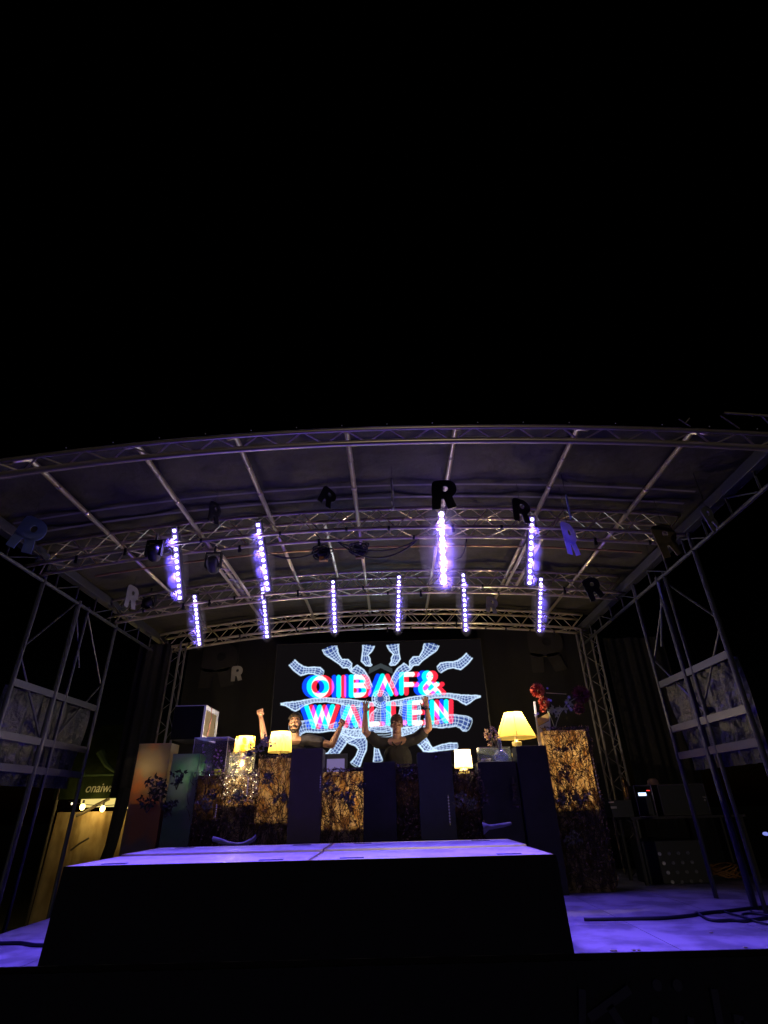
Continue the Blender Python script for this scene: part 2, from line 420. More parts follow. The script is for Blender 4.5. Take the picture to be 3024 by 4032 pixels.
# side beams and towers
def tower(X, s, ya, yb_, ma, mb_, side):
    t = thing('side_beam', (X,1.8,3.8), f'pale square side beam carrying the {side} ends of the roof trusses', 'beam', 'side beams of the roof')
    MB().box(X-.06, X+.06, -1.25, 4.9, 3.80, 3.92).build('upper_rail', STEEL, t, bevel=.006)
    MB().tube([(X,-1.25,3.58),(X,4.9,3.58)], .024).build('lower_rail', STEEL, t)
    m_ = MB()
    for i in range(13):
        y = -1.2+i*.5; m_.tube([(X,y,3.58),(X,y,3.8)], .014, 6)
        if i < 12 and i % 2: m_.tube([(X,y,3.58),(X,y+.5,3.8)], .010, 6)
    m_.build('spacers', STEEL, t)
    t = thing('support_tower', (X,1.8,-1.1), f'steel lattice support tower with wide rails and tarpaulin on the {side} side of the stage', 'scaffold tower', 'support towers of the roof')
    for y, r in ((ya,.028),(yb_,.026)): MB().tube([(X,y,-1.1),(X,y,3.8)], r, 10).build('post', STEEL, t)
    for y, r, zt in ((ma,.035,3.62),(mb_,.022,3.62)): MB().tube([(X,y,-1.1),(X,y,zt)], r, 10).build('mast', STEEL, t)
    sg = 1 if yb_ > ya else -1
    for z in (2.35,1.79,1.475): MB().box(X-.012, X+.012, ya+.03, yb_-.03, z-.04, z+.04).build('rail', STEEL, t)
    ym = (ma+mb_)/2
    for a, b in (((ma,3.6),(ya,2.72)),((ya,2.70),(ma,1.83)),((mb_,3.6),(yb_,2.7)),((yb_,2.68),(mb_,1.83)),((ma,3.55),(ma+.45,2.8))):
        MB().tube([(X+.03*s,a[0],a[1]),(X+.03*s,b[0],b[1])], .014, 6).build('brace', STEEL, t)
    MB().box(X-.15, X+.15, ya-.15, ya+.15, -1.1, -1.06).build('base_plate', STEEL, t)
    # tarpaulin hung behind the rails
    m_ = MB(); nx, nz = 36, 24
    for i in range(nx+1):
        y = ya+.05+(yb_-ya-.1)*i/nx
        for j in range(nz+1):
            z = 1.30+(2.33-1.30)*j/nz
            m_.v.append((X+s*(.10+.03*math.sin(i*1.1+j*.15)+.02*math.sin(i*2.7-j*.2)), y, z))
    for i in range(nx):
        for j in range(nz):
            if 0.0 < 1: a = i*(nz+1)+j; m_.f.append((a, a+1, a+nz+2, a+nz+1))
    m_.build('tarpaulin', TARP, t, smooth=True)
    return t
tower(XL, -1, 1.05, 3.02, 1.90, 2.16, 'left')
tower(XR, 1, .63, 2.34, 1.60, 1.42, 'right')
def column(x, y, label):
    t = thing('truss_column', (x,y,0), label, 'truss column', 'truss columns at the back')
    a = .13
    for dx in (-a,a):
        for dy in (-a,a): MB().tube([(x+dx,y+dy,0),(x+dx,y+dy,3.75)], .022, 8).build('chord', ALUD, t)
    m_ = MB()
    for i in range(18):
        z = i*.205
        for (p, q) in (((-a,-a),(a,-a)),((-a,-a),(-a,a)),((a,-a),(a,a))):
            if i % 2: p, q = q, p
            m_.tube([(x+p[0],y+p[1],z),(x+q[0],y+q[1],z+.205)], .007, 5)
    m_.build('lattice', ALUD, t)
column(-3.28, 4.62, 'square truss column standing left of the backdrop')
column(4.36, 4.62, 'square truss column standing right of the backdrop')

# backdrop, drapes
def cloth_xz(name, x0, x1, y, z0, z1, amp, freq, m_, parent=None, nx=120):
    b = MB()
    for i in range(nx+1):
        x = x0+(x1-x0)*i/nx; yy = y+amp*math.sin(x*freq)+amp*.5*math.sin(x*freq*2.7+1)
        b.v += [(x,yy,z0),(x,yy,z1)]
    for i in range(nx): a = 2*i; b.f.append((a,a+2,a+3,a+1))
    return b.build(name, m_, parent, smooth=True)
bd = thing('backdrop', (.4,5.3,0), 'black stage backdrop cloth printed with large faint letters behind the video wall', 'backdrop')
cloth_xz('cloth', -3.3, 4.7, 5.3, 0.02, 4.05, .012, 5, mat('backdrop_cloth', (.003,.003,.005), .95), bd)
def letter_R(c, wdt, hgt, thick, axis_r, axis_u, tilt=0.):
    """rounded capital R with a round eye, as a solid slab; returns MB"""
    n = 26; c = Vector(c); ar = Vector(axis_r).normalized(); au = Vector(axis_u).normalized(); an = ar.cross(au)
    ca, sa = math.cos(tilt), math.sin(tilt)
    def P(x, y, s_): 
        X, Y = x*ca-y*sa, x*sa+y*ca
        return tuple(c + ar*X*wdt + au*Y*hgt + an*s_*thick/2)
    out = MB()
    # bowl ring: blocky D outside, round eye inside
    outer = []; inner = []
    for k in range(n):
        a = 2*math.pi*k/n; co, si = math.cos(a), math.sin(a)
        e = 6. if co < 0 else 2.2
        r = 1/((abs(co)**e+abs(si)**e)**(1/e))
        outer.append((.02+.46*r*co, .18+.33*r*si)); inner.append((.05+.12*co, .20+.10*si))
    for s_ in (1,-1):
        b = len(out.v); out.v += [P(*p, s_) for p in outer]+[P(*p, s_) for p in inner]
        for k in range(n):
            q = (b+k, b+(k+1)%n, b+n+(k+1)%n, b+n+k); out.f.append(q if s_ > 0 else q[::-1])
    for ring in (outer, inner):
        b = len(out.v); out.v += [P(*p,1) for p in ring]+[P(*p,-1) for p in ring]
        for k in range(n): out.f.append((b+k, b+n+k, b+n+(k+1)%n, b+(k+1)%n))
    for poly in ([(-.44,-.5),(-.14,-.5),(-.10,-.10),(-.43,-.05)], [(.14,-.5),(.46,-.44),(.30,-.05),(-.02,-.1)]):
        b = len(out.v); out.v += [P(*p,1) for p in poly]+[P(*p,-1) for p in poly]
        out.f.append((b,b+1,b+2,b+3)); out.f.append((b+7,b+6,b+5,b+4))
        for k in range(4): out.f.append((b+k,b+4+k,b+4+(k+1)%4,b+(k+1)%4))
    return out
FAINT = mat('faint_print', (.013,.012,.013), .9)
mb = MB()
for (c, wd) in (((2150,2560),.62),((860,2620),.62)):
    mb.cut(); p = at(*c, 5.27); q = letter_R((p.x,5.262,p.z), .75, .85, .004, (1,0,0), (0,0,1)); b = len(mb.v); mb.v += q.v; mb.f += [tuple(i+b for i in f) for f in q.f]
mb.build_each('printed_letter', FAINT, bd)
for (x0, x1, y, lb) in ((at(457,3000,4.45).x,-3.30,4.45,'tall black drape hanging beside the left truss column'),(4.75,5.9,4.9,'tall black drape hanging beyond the right truss column')):
    tag(cloth_xz('side_drape', x0, x1, y, .02 if x0 > 0 else at(480,3138,4.45).z, 3.7, .03, 14, CLOTHB, nx=60), lb, 'drape', 'black side drapes')
p1 = at(478,3150,4.45); p2 = at(437,3330,4.3)
tag(MB().tube([(p1.x+.03,4.45,p1.z+.15),(p2.x,4.3,p2.z),(p2.x-.10,4.28,.02)], [.11,.085,.09], 12).build('bundled_drape', CLOTHB), 'thick slanting bundle of black cloth tied beside the booth in front of the food tent', 'cloth bundle')

# ------------------------------------------------------------------ video wall
YS = 4.95
sx0, sx1, sz0, sz1 = -1.46, 2.44, 1.60, 3.76
vw = thing('video_wall', (.5,YS,1.6), 'wide LED video wall showing glowing white wireframe bodies and coloured capital lettering', 'video wall')
MB().box(sx0-.02, sx1+.02, YS+.008, YS+.10, sz0-.02, sz1+.02).build('cabinet', BLACK, vw)
U0, U1, V0, V1 = 1050, 1950, 2500, 3040
SSZ = 2
Wd, Hd = (U1-U0)*SSZ//1, (V1-V0)*SSZ//1
img = np.zeros((Hd, Wd, 3), np.float32)
def seg_mask(x0, y0, x1, y1, r):
    """antialiased capsule; coords in photo px"""
    x0, x1 = (x0-U0)*SSZ, (x1-U0)*SSZ; y0, y1 = (y0-V0)*SSZ, (y1-V0)*SSZ; r *= SSZ
    a, b = int(max(0, min(x0,x1)-r-2)), int(min(Wd, max(x0,x1)+r+3)); c, d_ = int(max(0, min(y0,y1)-r-2)), int(min(Hd, max(y0,y1)+r+3))
    if a >= b or c >= d_: return None
    X, Y = np.meshgrid(np.arange(a, b)+.5, np.arange(c, d_)+.5)
    dx, dy = x1-x0, y1-y0; L = dx*dx+dy*dy+1e-9
    t = np.clip(((X-x0)*dx+(Y-y0)*dy)/L, 0, 1); D = np.hypot(X-x0-t*dx, Y-y0-t*dy)
    return (c, d_, a, b), np.clip(r-D+.5, 0, 1)
def poly_mask(pts):
    P = [((x-U0)*SSZ, (y-V0)*SSZ) for x, y in pts]
    xs = [p[0] for p in P]; ys_ = [p[1] for p in P]
    a, b = int(max(0, min(xs)-1)), int(min(Wd, max(xs)+2)); c, d_ = int(max(0, min(ys_)-1)), int(min(Hd, max(ys_)+2))
    if a >= b or c >= d_: return None
    X, Y = np.meshgrid(np.arange(a, b)+.5, np.arange(c, d_)+.5); M = np.zeros(X.shape, bool)
    for i in range(len(P)):
        (xa, ya), (xb, yb2) = P[i], P[(i+1) % len(P)]
        if ya == yb2: continue
        cond = ((ya > Y) != (yb2 > Y)) & (X < (xb-xa)*(Y-ya)/(yb2-ya)+xa); M ^= cond
    return (c, d_, a, b), M.astype(np.float32)
wire = np.zeros((Hd, Wd), np.float32); fill = np.zeros((Hd, Wd), np.float32)
def put_max(buf, r, k=1.):
    if r is None: return
    (c, d_, a, b), M = r; buf[c:d_, a:b] = np.maximum(buf[c:d_, a:b], M*k)
def c5(p): return (1100+p[0]*.2411, 2500+p[1]*.2411, p[2]*.2411)
def c6(p): return (1500+p[0]*.2411, 2500+p[1]*.2411, p[2]*.2411)
def c3(p): return (1140+p[0]*.2411, 2880+p[1]*.2411, p[2]*.2411)
def cb(p): return (1380+p[0]*.2411, 2700+p[1]*.2411, p[2]*.2411)
def mir(L): return [(2998-x, y-.038*(2998-2*x), r) for x, y, r in L]
def limb(L, nl=6, step=10, phase=0.):
    L = [(a_, b_, min(c_*.92, c_*.85*(max(c_,1)/18)**.3)) for a_, b_, c_ in L]
    # resample
    P = []
    for (x0,y0,r0),(x1,y1,r1) in zip(L[:-1], L[1:]):
        k = max(1, int(math.hypot(x1-x0, y1-y0)/step))
        for i in range(k):
            f = i/k; g_ = f*f*(3-2*f); P.append((x0+(x1-x0)*f, y0+(y1-y0)*f, r0+(r1-r0)*g_))
    P.append(L[-1]); n = len(P); Nn = []
    for i in range(n):
        a, b = P[max(0, i-2)], P[min(n-1, i+2)]; dx, dy = b[0]-a[0], b[1]-a[1]; q = math.hypot(dx, dy)+1e-9; Nn.append((-dy/q, dx/q, dx/q, dy/q))
    lines = [[] for _ in range(nl)]
    for i, (x, y, r) in enumerate(P):
        nx_, ny_, tx, ty = Nn[i]
        for k in range(nl):
            s_ = math.sin(-math.pi/2+math.pi*k/(nl-1)) if nl > 1 else 0
            wob = 1
            lines[k].append((x+nx_*r*s_*wob, y+ny_*r*s_*wob))
    for k in range(nl):
        for p, q in zip(lines[k][:-1], lines[k][1:]): put_max(wire, seg_mask(*p, *q, 1.4 if k in (0, nl-1) else .8))
    for i in range(0, n):
        x, y, r = P[i]; nx_, ny_, tx, ty = Nn[i]; pr = None
        for k in range(9):
            s_ = -1+2*k/8; c_ = math.sqrt(max(0, 1-s_*s_))*.28*r
            q = (x+nx_*r*s_+tx*c_, y+ny_*r*s_+ty*c_)
            if pr: put_max(wire, seg_mask(*pr, *q, .8))
            pr = q
    for i in range(n-1):
        l0, r0 = lines[0], lines[-1]; put_max(fill, poly_mask([l0[i], l0[i+1], r0[i+1], r0[i]]))
T = [
 [c5(p) for p in [(205,450,75),(270,520,80),(370,590,88),(470,580,60),(570,580,68),(650,600,80),(700,640,70)]],
 [c5(p) for p in [(820,190,140),(840,260,125),(930,370,75),(1000,440,55),(1080,470,90),(1150,500,60),(1175,580,32),(1240,560,85),(1340,620,75),(1420,720,60),(1480,860,55)]],
 [c5(p) for p in [(1455,165,110),(1435,260,85),(1400,330,60),(1410,410,85),(1450,480,55),(1500,500,25)]],
 [c5(p) for p in [(25,1130,18),(110,1130,40),(260,1170,88),(400,1110,55),(560,1070,45),(760,1060,45),(950,1080,50),(1130,1110,70),(1350,1130,60),(1560,1130,40)]],
 [c5(p) for p in [(1180,1120,170),(1170,1250,180),(1190,1380,190),(1200,1500,190),(1150,1600,200)]],
 mir([c6(p) for p in [(700,1440,80),(850,1460,60),(1000,1450,80),(1140,1400,110),(1240,1400,100),(1320,1420,110),(1380,1450,135),(1440,1470,120)]]),
 mir([c6(p) for p in [(170,1600,60),(330,1590,80),(520,1560,70),(640,1520,60)]]),
 [c3(p) for p in [(1000,10,150),(880,120,90),(800,230,95),(740,320,90),(640,370,40),(560,385,12)]],
 [c3(p) for p in [(980,-40,190),(1060,70,170),(1170,200,110),(1190,300,75),(1140,420,70),(1090,520,85),(1070,545,90)]],
 mir([cb(p) for p in [(470,620,200),(480,700,190)]]),
]
for L in T: limb(L); limb(mir(L)) if True else None
limb([cb(p) for p in [(410,960,18),(430,1080,55),(450,1230,85)]], 5)
limb([cb(p) for p in [(1170,940,70),(1240,1010,85),(1340,1040,35),(1500,1010,60),(1620,990,65),(1740,985,60)]], 6)
for a in (0,1):
    ec, er = (1499, 2752), ((34,34),(24,26))[a]
    pr = None
    for k in range(33):
        t_ = 2*math.pi*k/32; q = (ec[0]+er[0]*math.cos(t_), ec[1]+er[1]*math.sin(t_))
        if pr: put_max(wire, seg_mask(*pr, *q, 1.4))
        pr = q
for k in range(16):
    t_ = 2*math.pi*k/16; put_max(wire, seg_mask(1499+14*math.cos(t_), 2752+14*math.sin(t_), 1499+34*math.cos(t_), 2752+34*math.sin(t_), 1.0))
put_max(fill, seg_mask(1499,2745,1499,2760,30))
limb([(1499,2790,20),(1499,2815,45),(1499,2860,60),(1499,2885,70)], 9, 7)
grey = np.zeros_like(fill)
for s_ in (1,-1): put_max(grey, poly_mask([(1499,2612),(1499+s_*45,2632),(1499+s_*48,2654),(1499,2630)]))
# lettering strokes (photo px of the middle, cyan copy)
txt = []
def arc(cx, cy, rx, ry, a0, a1, n=28): return [(cx+rx*math.cos(a0+(a1-a0)*i/n), cy+ry*math.sin(a0+(a1-a0)*i/n)) for i in range(n+1)]
pi = math.pi
SW = 9.2
txt += [arc(1252,2704,35,36,0,2*pi)]
txt += [[(1334,2667),(1334,2740)]]
txt += [[(1383,2665),(1383,2738)], [(1383,2667),(1412,2666)]+arc(1412,2682,17,16,-pi/2,pi/2,12)+[(1383,2699)], [(1383,2700),(1414,2699)]+arc(1414,2718,20,19,-pi/2,pi/2,12)+[(1383,2738)]]
txt += [[(1477,2734),(1506,2662),(1540,2732)]]
txt += [[(1581,2656),(1581,2729)], [(1581,2656),(1624,2655)], [(1581,2696),(1622,2695)]]
txt += [[(1728,2728),(1672,2670)]+arc(1683,2663,13,13,pi*.85,pi*2.2,16)+[(1668,2690),(1657,2704)]+arc(1673,2712,17,17,pi*1.05,pi*.25,12)+[(1708,2702),(1722,2694)]]
txt += [[(1208,2784),(1235,2861),(1259,2784),(1284,2860),(1310,2782)]]
txt += [[(1342,2858),(1371,2784),(1402,2856)]]
txt += [[(1444,2776),(1444,2852),(1487,2850)]]
txt += [[(1530,2772),(1530,2848),(1575,2846)]]
txt += [[(1613,2768),(1613,2848)], [(1613,2767),(1656,2765)], [(1613,2806),(1654,2804)], [(1613,2847),(1657,2845)]]
txt += [[(1701,2844),(1701,2764),(1757,2840),(1757,2762)]]
chan = []
for off in (-18, 0, 19):
    B_ = np.zeros_like(fill)
    for L in txt:
        for p, q in zip(L[:-1], L[1:]): put_max(B_, seg_mask(p[0]+off, p[1], q[0]+off, q[1], SW))
    chan.append(B_)
f3 = lambda b, c: b[..., None]*np.array(c, np.float32)
base = f3(fill, (.03,.06,.22)); base = np.maximum(base, f3(grey, (.03,.04,.045)))
wcol = f3(wire, (.60,.78,1.0))
lett = f3(chan[0], (0,.06,.95)) + f3(chan[1], (0,.88,.78)) + f3(chan[2], (1.0,.02,.05))
lett = np.minimum(lett, 1.)
la = np.clip(chan[0]+chan[1]+chan[2], 0, 1)[..., None]
img = np.maximum(base, wcol)*(1-la*.75) + lett + wcol*la*.35 + base*la*.2
img = np.minimum(img, 1.)
img = (img[0::2, 0::2]+img[1::2, 0::2]+img[0::2, 1::2]+img[1::2, 1::2])/4
GX, GY = 460, 255
xs_ = np.linspace(sx0, sx1, GX); zs_ = np.linspace(sz0, sz1, GY)
XX, ZZ = np.meshgrid(xs_, zs_); Pw = np.stack([XX, np.full_like(XX, YS), ZZ], -1)-CAM
den = Pw@_fw; uu = 1512+F_PX*(Pw@R_)/den; vv = 2016-F_PX*(Pw@U_)/den
def samp(u, v):
    iu = np.clip((u-U0).astype(int), 0, img.shape[1]-1); iv = np.clip((v-V0).astype(int), 0, img.shape[0]-1); return img[iv, iu]
col = (samp(uu,vv)+samp(uu+1,vv)+samp(uu,vv+1)+samp(uu+1,vv+1)+samp(uu-1,vv)+samp(uu,vv-1))/6
col = np.where(((XX > sx0+.02) & (XX < sx1-.02) & (ZZ < 3.71))[..., None], col, 0)
me = bpy.data.meshes.new('screen'); nv = GX*GY
me.vertices.add(nv); co = np.stack([XX, np.full_like(XX, YS), ZZ], -1).reshape(-1).astype(np.float32); me.vertices.foreach_set('co', co)
idx = np.arange(nv).reshape(GY, GX); q = np.stack([idx[:-1,:-1], idx[:-1,1:], idx[1:,1:], idx[1:,:-1]], -1).reshape(-1)
nf = (GX-1)*(GY-1); me.loops.add(nf*4); me.loops.foreach_set('vertex_index', q.astype(np.int32))
me.polygons.add(nf); me.polygons.foreach_set('loop_start', (np.arange(nf)*4).astype(np.int32)); me.update(calc_edges=True)
ca = me.color_attributes.new('picture', 'FLOAT_COLOR', 'POINT')
c4 = np.concatenate([col, np.ones(col.shape[:2]+(1,))], -1).reshape(-1).astype(np.float32); ca.data.foreach_set('color', c4)
SM = bpy.data.materials.new('screen_picture'); SM.use_nodes = True
n_ = SM.node_tree.nodes; l_ = SM.node_tree.links; n_.remove(n_['Principled BSDF'])
e_ = n_.new('ShaderNodeEmission'); at_ = n_.new('ShaderNodeAttribute'); at_.attribute_name = 'picture'
ad = n_.new('ShaderNodeVectorMath'); ad.operation = 'ADD'; ad.inputs[1].default_value = (.0035,.0028,.0032)
l_.new(at_.outputs['Color'], ad.inputs[0]); l_.new(ad.outputs[0], e_.inputs[0])
e_.inputs[1].default_value = 1.35; l_.new(e_.outputs[0], n_['Material Output'].inputs[0])
lamp('SPOT', 'wall_light', (.5,4.93,2.9), 22, (.55,.72,1.), vw, size=0, aim=(-.05,-1,.22), cone=165, blend=.5)
so = bpy.data.objects.new('screen', me); sc.collection.objects.link(so); me.materials.append(SM); put(so, vw)
for x in (-.9,.5,1.9): MB().box(x-.03,x+.03,YS+.02,YS+.08,0,1.58).build('support_leg', ALUD, vw)

# ------------------------------------------------------------------ LED bars
wisps = []
bars = [((686,2090),(708,2354),.62,'leftmost of the four front row light bars with violet white lamps',0),
 ((1016,2067),(1054,2320),.62,'second front row light bar, its foot overlapping a rear row bar',0),
 ((1738,2025),(1747,2293),.62,'brightest light bar with violet haze under the big black hanging letter',1),
 ((2095,2045),(2085,2295),.62,'rightmost front row light bar beside the violet hanging letter',0),
 ((766,2350),(785,2535),2.62,'leftmost of the six rear row light bars, below the left ladder truss',0),
 ((1034,2320),(1052,2506),2.62,'rear row light bar directly below the second front bar',0),
 ((1311,2292),(1319,2485),2.62,'rear row light bar above the first screen wireframe foot left of centre',0),
 ((1571,2273),(1567,2478),2.62,'rear row light bar hanging nearest the middle of the stage',0),
 ((1824,2265),(1834,2480),2.62,'rear row light bar right of the brightest front bar',0),
 ((2130,2282),(2124,2482),2.62,'rightmost of the six rear row light bars',0)]
for (ut,vt),(ub,vb),y,lb,bright in bars:
    pt = at(ut, vt, y)
    # foot swings back 36 degrees; the length follows from where it is seen
    best = min(((at(ub, vb, y+k*.01), k) for k in range(20, 90)), key=lambda q_: abs(math.atan2(q_[0].y-y, pt.z-q_[0].z)-rad(36)))[0]
    dv = best-pt; L = dv.length; dn = dv.normalized()
    ax = Vector((1,0,0)); ax = (ax-dn*ax.dot(dn)).normalized(); nr = dn.cross(ax).normalized()
    if nr.y > 0: nr = -nr
    t = thing('light_bar', pt, lb, 'light bar', 'LED light bars under the roof')
    Mx = Matrix((ax, nr, dn)).transposed()
    def bx(a0,a1,b0,b1,c0,c1): 
        b = MB(); b.box(a0,a1,b0,b1,c0,c1); b.v = [tuple(pt + Mx @ Vector(v)) for v in b.v]; return b
    bx(-.034,.034,-.085,-.012,-.04,L+.04).build('housing', BLACK, t, bevel=.004)
    bx(-.042,-.036,-.085,.0,-.04,L+.04).build('side_fin', BLACK, t); bx(.036,.042,-.085,.0,-.04,L+.04).build('side_fin', BLACK, t)
    q = MB().tube([pt+nr*-.05, (pt.x, y+.18, zarch(pt.x)+.1)], .012, 6); q.build('hanging_clamp', BLACK, t)
    bx(-.033,.033,-.011,-.008,-.03,L+.03).build('halo_strip', HALO_B if bright else HALO, t)  # glowing strip added to imitate the violet halo round the lenses
    for k in range(12):
        c = pt+dn*(L*k/11)+nr*.0
        MB().ell(c, ((.0205 if not bright else .029),)*3, 10, 6).build('lamp_lens', LEDV if bright else LED, t, smooth=True)
    for f in (.12,.37,.63,.88):
        lamp('SPOT', 'bar_light', pt+dn*L*f+nr*.05, P_BAR*.25*(2.0 if bright else 1.5 if y < 1 else .45), (.145,.085,1.) if not bright else (.20,.11,1.), t, size=.03,
             aim=(0,-.48,-.88), cone=88, blend=.8)
    n_g = 7 if bright else 4
    for f in range(n_g): lamp('POINT', 'lens_glow', pt+dn*L*(f+.5)/n_g+nr*.07, 1.0 if bright else .22, (.34,.17,1.), t, size=0)
    wisps.append((pt+dn*L*.5+nr*.03, Mx, L, bright))


# ------------------------------------------------------------------ hanging letters
def hang(u, v, y, hpx, m_, yaw, tilt, label, top=None, wr=.82):
    p = at(u, v, y); hgt = (at(u, v-hpx/2, y)-at(u, v+hpx/2, y)).length
    t = thing('hanging_letter', p, label, 'hanging letter', 'letter shapes hanging from the roof')
    ar = (math.cos(yaw), math.sin(yaw), 0)
    letter_R(p, hgt*wr, hgt, .012, ar, (0,0,1), tilt).build('letter_shape', m_, t)
    zt = min(top or 4.3, zarch(p.x)+.38)
    if zt > p.z+hgt*.4: MB().tube([p+Vector((0,0,hgt*.38)), (p.x, p.y, zt)], .002, 4).build('thread', BLACK, t)
    return t
hang(1288,1958,-.2,72,FOILK,.5,-.45,'small black letter tilted on its thread left of the middle roof pole')
hang(1545,1945,-.25,95,FOILG,1.46,.0,'letter turned edge on, a thin grey sliver in front of the roof canvas')
hang(1747,1948,-.2,112,FOILK,-.2,-.05,'large black letter hanging right above the brightest light bar')
hang(2052,2012,.2,90,FOILK,.35,-.1,'black letter hanging just above the rightmost front light bar')
hang(2238,1998,.0,84,FOILB,1.25,.2,'crumpled bluish letter hanging edge on above the violet letter')
hang(2245,2122,.3,122,translucent('violet_vellum',(.55,.50,.98), mixt=.5),.75,.12,'bright violet letter hanging right of the front light bars')
hang(1936,2382,3.4,62,FOILG,.3,-.2,'pale grey letter hanging between the two rightmost rear light bars')
hang(932,2652,4.4,58,mat('dim_foil',(.20,.19,.15),.7),.1,.05,'dim grey letter hanging before the black backdrop left of the video wall')
hang(112,2105,-.1,122,translucent('blue_frosted_vellum',(.28,.34,.60)),.15,-.35,'big frosted blue letter hanging at the far left beside the side beam')
hang(2625,2128,.45,120,FOILO,.2,.2,'big olive letter hanging at the right corner of the roof')
hang(2795,2040,-.1,86,FOILG,.5,.5,'dim grey letter hanging behind the right side beam')
hang(2597,2325,1.6,62,FOILB,1.2,.3,'pale blue letter hanging edge on inside the right support tower')
hang(518,2352,2.2,84,FOILG,1.35,.0,'tall grey letter seen edge on at the left support tower')
hang(845,2020,.1,76,FOILK,1.2,.0,'dim black letter hanging edge on before the left roof canvas')
hang(2335,2318,2.4,84,FOILK,.1,.3,'black letter hanging in front of the right end of the rear light bar truss')

# cables and fixtures in the roof
def cat(p, q, s, n=14): 
    p, q = Vector(p), Vector(q); return [p+(q-p)*(i/n)-Vector((0,0,s*4*(i/n)*(1-i/n))) for i in range(n+1)]
def cab(pts, r, label, m_=CABLE):
    return tag(MB().tube(pts, r, 6).build('cable', m_, smooth=True), label, 'cable')
cab(cat(at(1325,2130,.95), at(1655,2120,.95), .16), .008, 'upper black cable sagging under the second roof truss')
cab(cat(at(1325,2130,1.0), at(1640,2130,1.0), .24), .010, 'lower black cable looping under the second roof truss')
cab([at(1838,2120,.95), at(1828,2170,.95), at(1815,2195,.95), at(1790,2205,.95)], .008, 'short black cable end dangling right of the brightest light bar')
cab(cat(at(1040,2170,1.0), at(1255,2170,1.0), .1), .010, 'black cable running left from the dark cable bundle')
def bundle(c, label, m2):
    t = thing('cable_bundle', c, label, 'cable bundle', 'bundles tied under the roof')
    rnd = random.Random(int(c.x*100)); mb = MB()
    for k in range(16):
        a0 = rnd.uniform(0,6.28); R0 = rnd.uniform(.05,.13); off = Vector((rnd.uniform(-.05,.05),rnd.uniform(-.05,.05),rnd.uniform(-.04,.04)))
        ux = Vector((rnd.uniform(.6,1),rnd.uniform(-.5,.5),rnd.uniform(-.3,.3))).normalized(); uz = Vector((rnd.uniform(-.3,.3),rnd.uniform(-.6,.6),1)).normalized()
        mb.tube([c+off+ux*R0*math.cos(a0+i*.5)+uz*R0*.55*math.sin(a0+i*.5) for i in range(14)], .008, 5)
    mb.build('coils', CABLE, t); MB().box(c.x-.04,c.x+.07,c.y-.02,c.y+.03,c.z-.11,c.z-.05).build('plug', m2, t)
bundle(at(1270,2178,1.15), 'dark bundle of coiled cable with an orange plug hanging under the roof', mat('orange_plug', (.5,.22,.05), .5))
bundle(at(1412,2168,1.15), 'reddish brown cable bundle beside the middle roof pole', mat('brown_plug', (.18,.07,.05), .6))
def fixture(u, v, y, label, rz=0):
    p = at(u, v, y); t = thing('moving_light', p, label, 'stage light', 'unlit stage lights on the trusses')
    M3 = Matrix.Rotation(rad(55), 3, 'X')
    MB().lathe(p, [(0,-.10),(.055,-.10),(.075,-.06),(.075,.06),(.06,.10),(0,.10)], 16, M=M3).build('head', BLACK, t, smooth=True)
    MB().box(p.x-.10,p.x-.085,p.y-.03,p.y+.03,p.z-.04,p.z+.14).box(p.x+.085,p.x+.10,p.y-.03,p.y+.03,p.z-.04,p.z+.14).box(p.x-.10,p.x+.10,p.y-.03,p.y+.03,p.z+.141,p.z+.165).build('yoke', BLACK, t)
    MB().tube([(p.x,p.y,p.z+.165),(p.x,p.y,p.z+.26)], .015, 8).build('clamp', ALUD, t)
fixture(605,2178,.62,'dark stage light hanging left of the leftmost front light bar')
fixture(838,2225,.9,'dark stage light hanging below the left roof truss between two front light bars')
fixture(585,2380,2.7,'small dark stage light near the left tower')

# ------------------------------------------------------------------ booth
YB = 2.9
def prm(u0, u1, v, y=YB):
    p = at(u0, v, y); q = at(u1, v, y); return p.x, q.x, (p.z+q.z)/2
rnd = random.Random(11)
def brush(mb, ml, x0, x1, y, z0, z1, n, rnd, face='front', depth=.05):
    """dry twigs and leaves clinging to a face"""
    for _ in range(n):
        a = rnd.uniform(x0, x1); z = rnd.uniform(z0, z1); ang = rnd.gauss(pi/2, .7); L = rnd.uniform(.10,.36); P = []
        d0 = rnd.uniform(.005, depth)
        for k in range(5):
            f = k/4; aa = a+math.cos(ang)*L*f; zz = z+math.sin(ang)*L*f; ang += rnd.uniform(-.25,.25)
            aa = min(max(aa, x0-.02), x1+.02); zz = min(max(zz, z0), z1+.03)
            P.append((aa, y-d0-.01*math.sin(k), zz) if face == 'front' else (y+d0, aa, zz))
        mb.tube(P, [.0042,.0038,.0034,.003,.0025], 3, False)
        for _k in range(2):
            i = rnd.randrange(1,5); c = Vector(P[i]); d_ = Vector((rnd.uniform(-1,1), rnd.uniform(-.6,.2), rnd.uniform(-1,1)))
            if face != 'front': d_ = Vector((rnd.uniform(-.2,.6), rnd.uniform(-1,1), rnd.uniform(-1,1)))
            (ml if rnd.random() < .45 else mb).leaf(c, d_, (rnd.uniform(-.5,.5),-1,rnd.uniform(-.5,.5)), rnd.uniform(.015,.045), rnd.uniform(.008,.020))
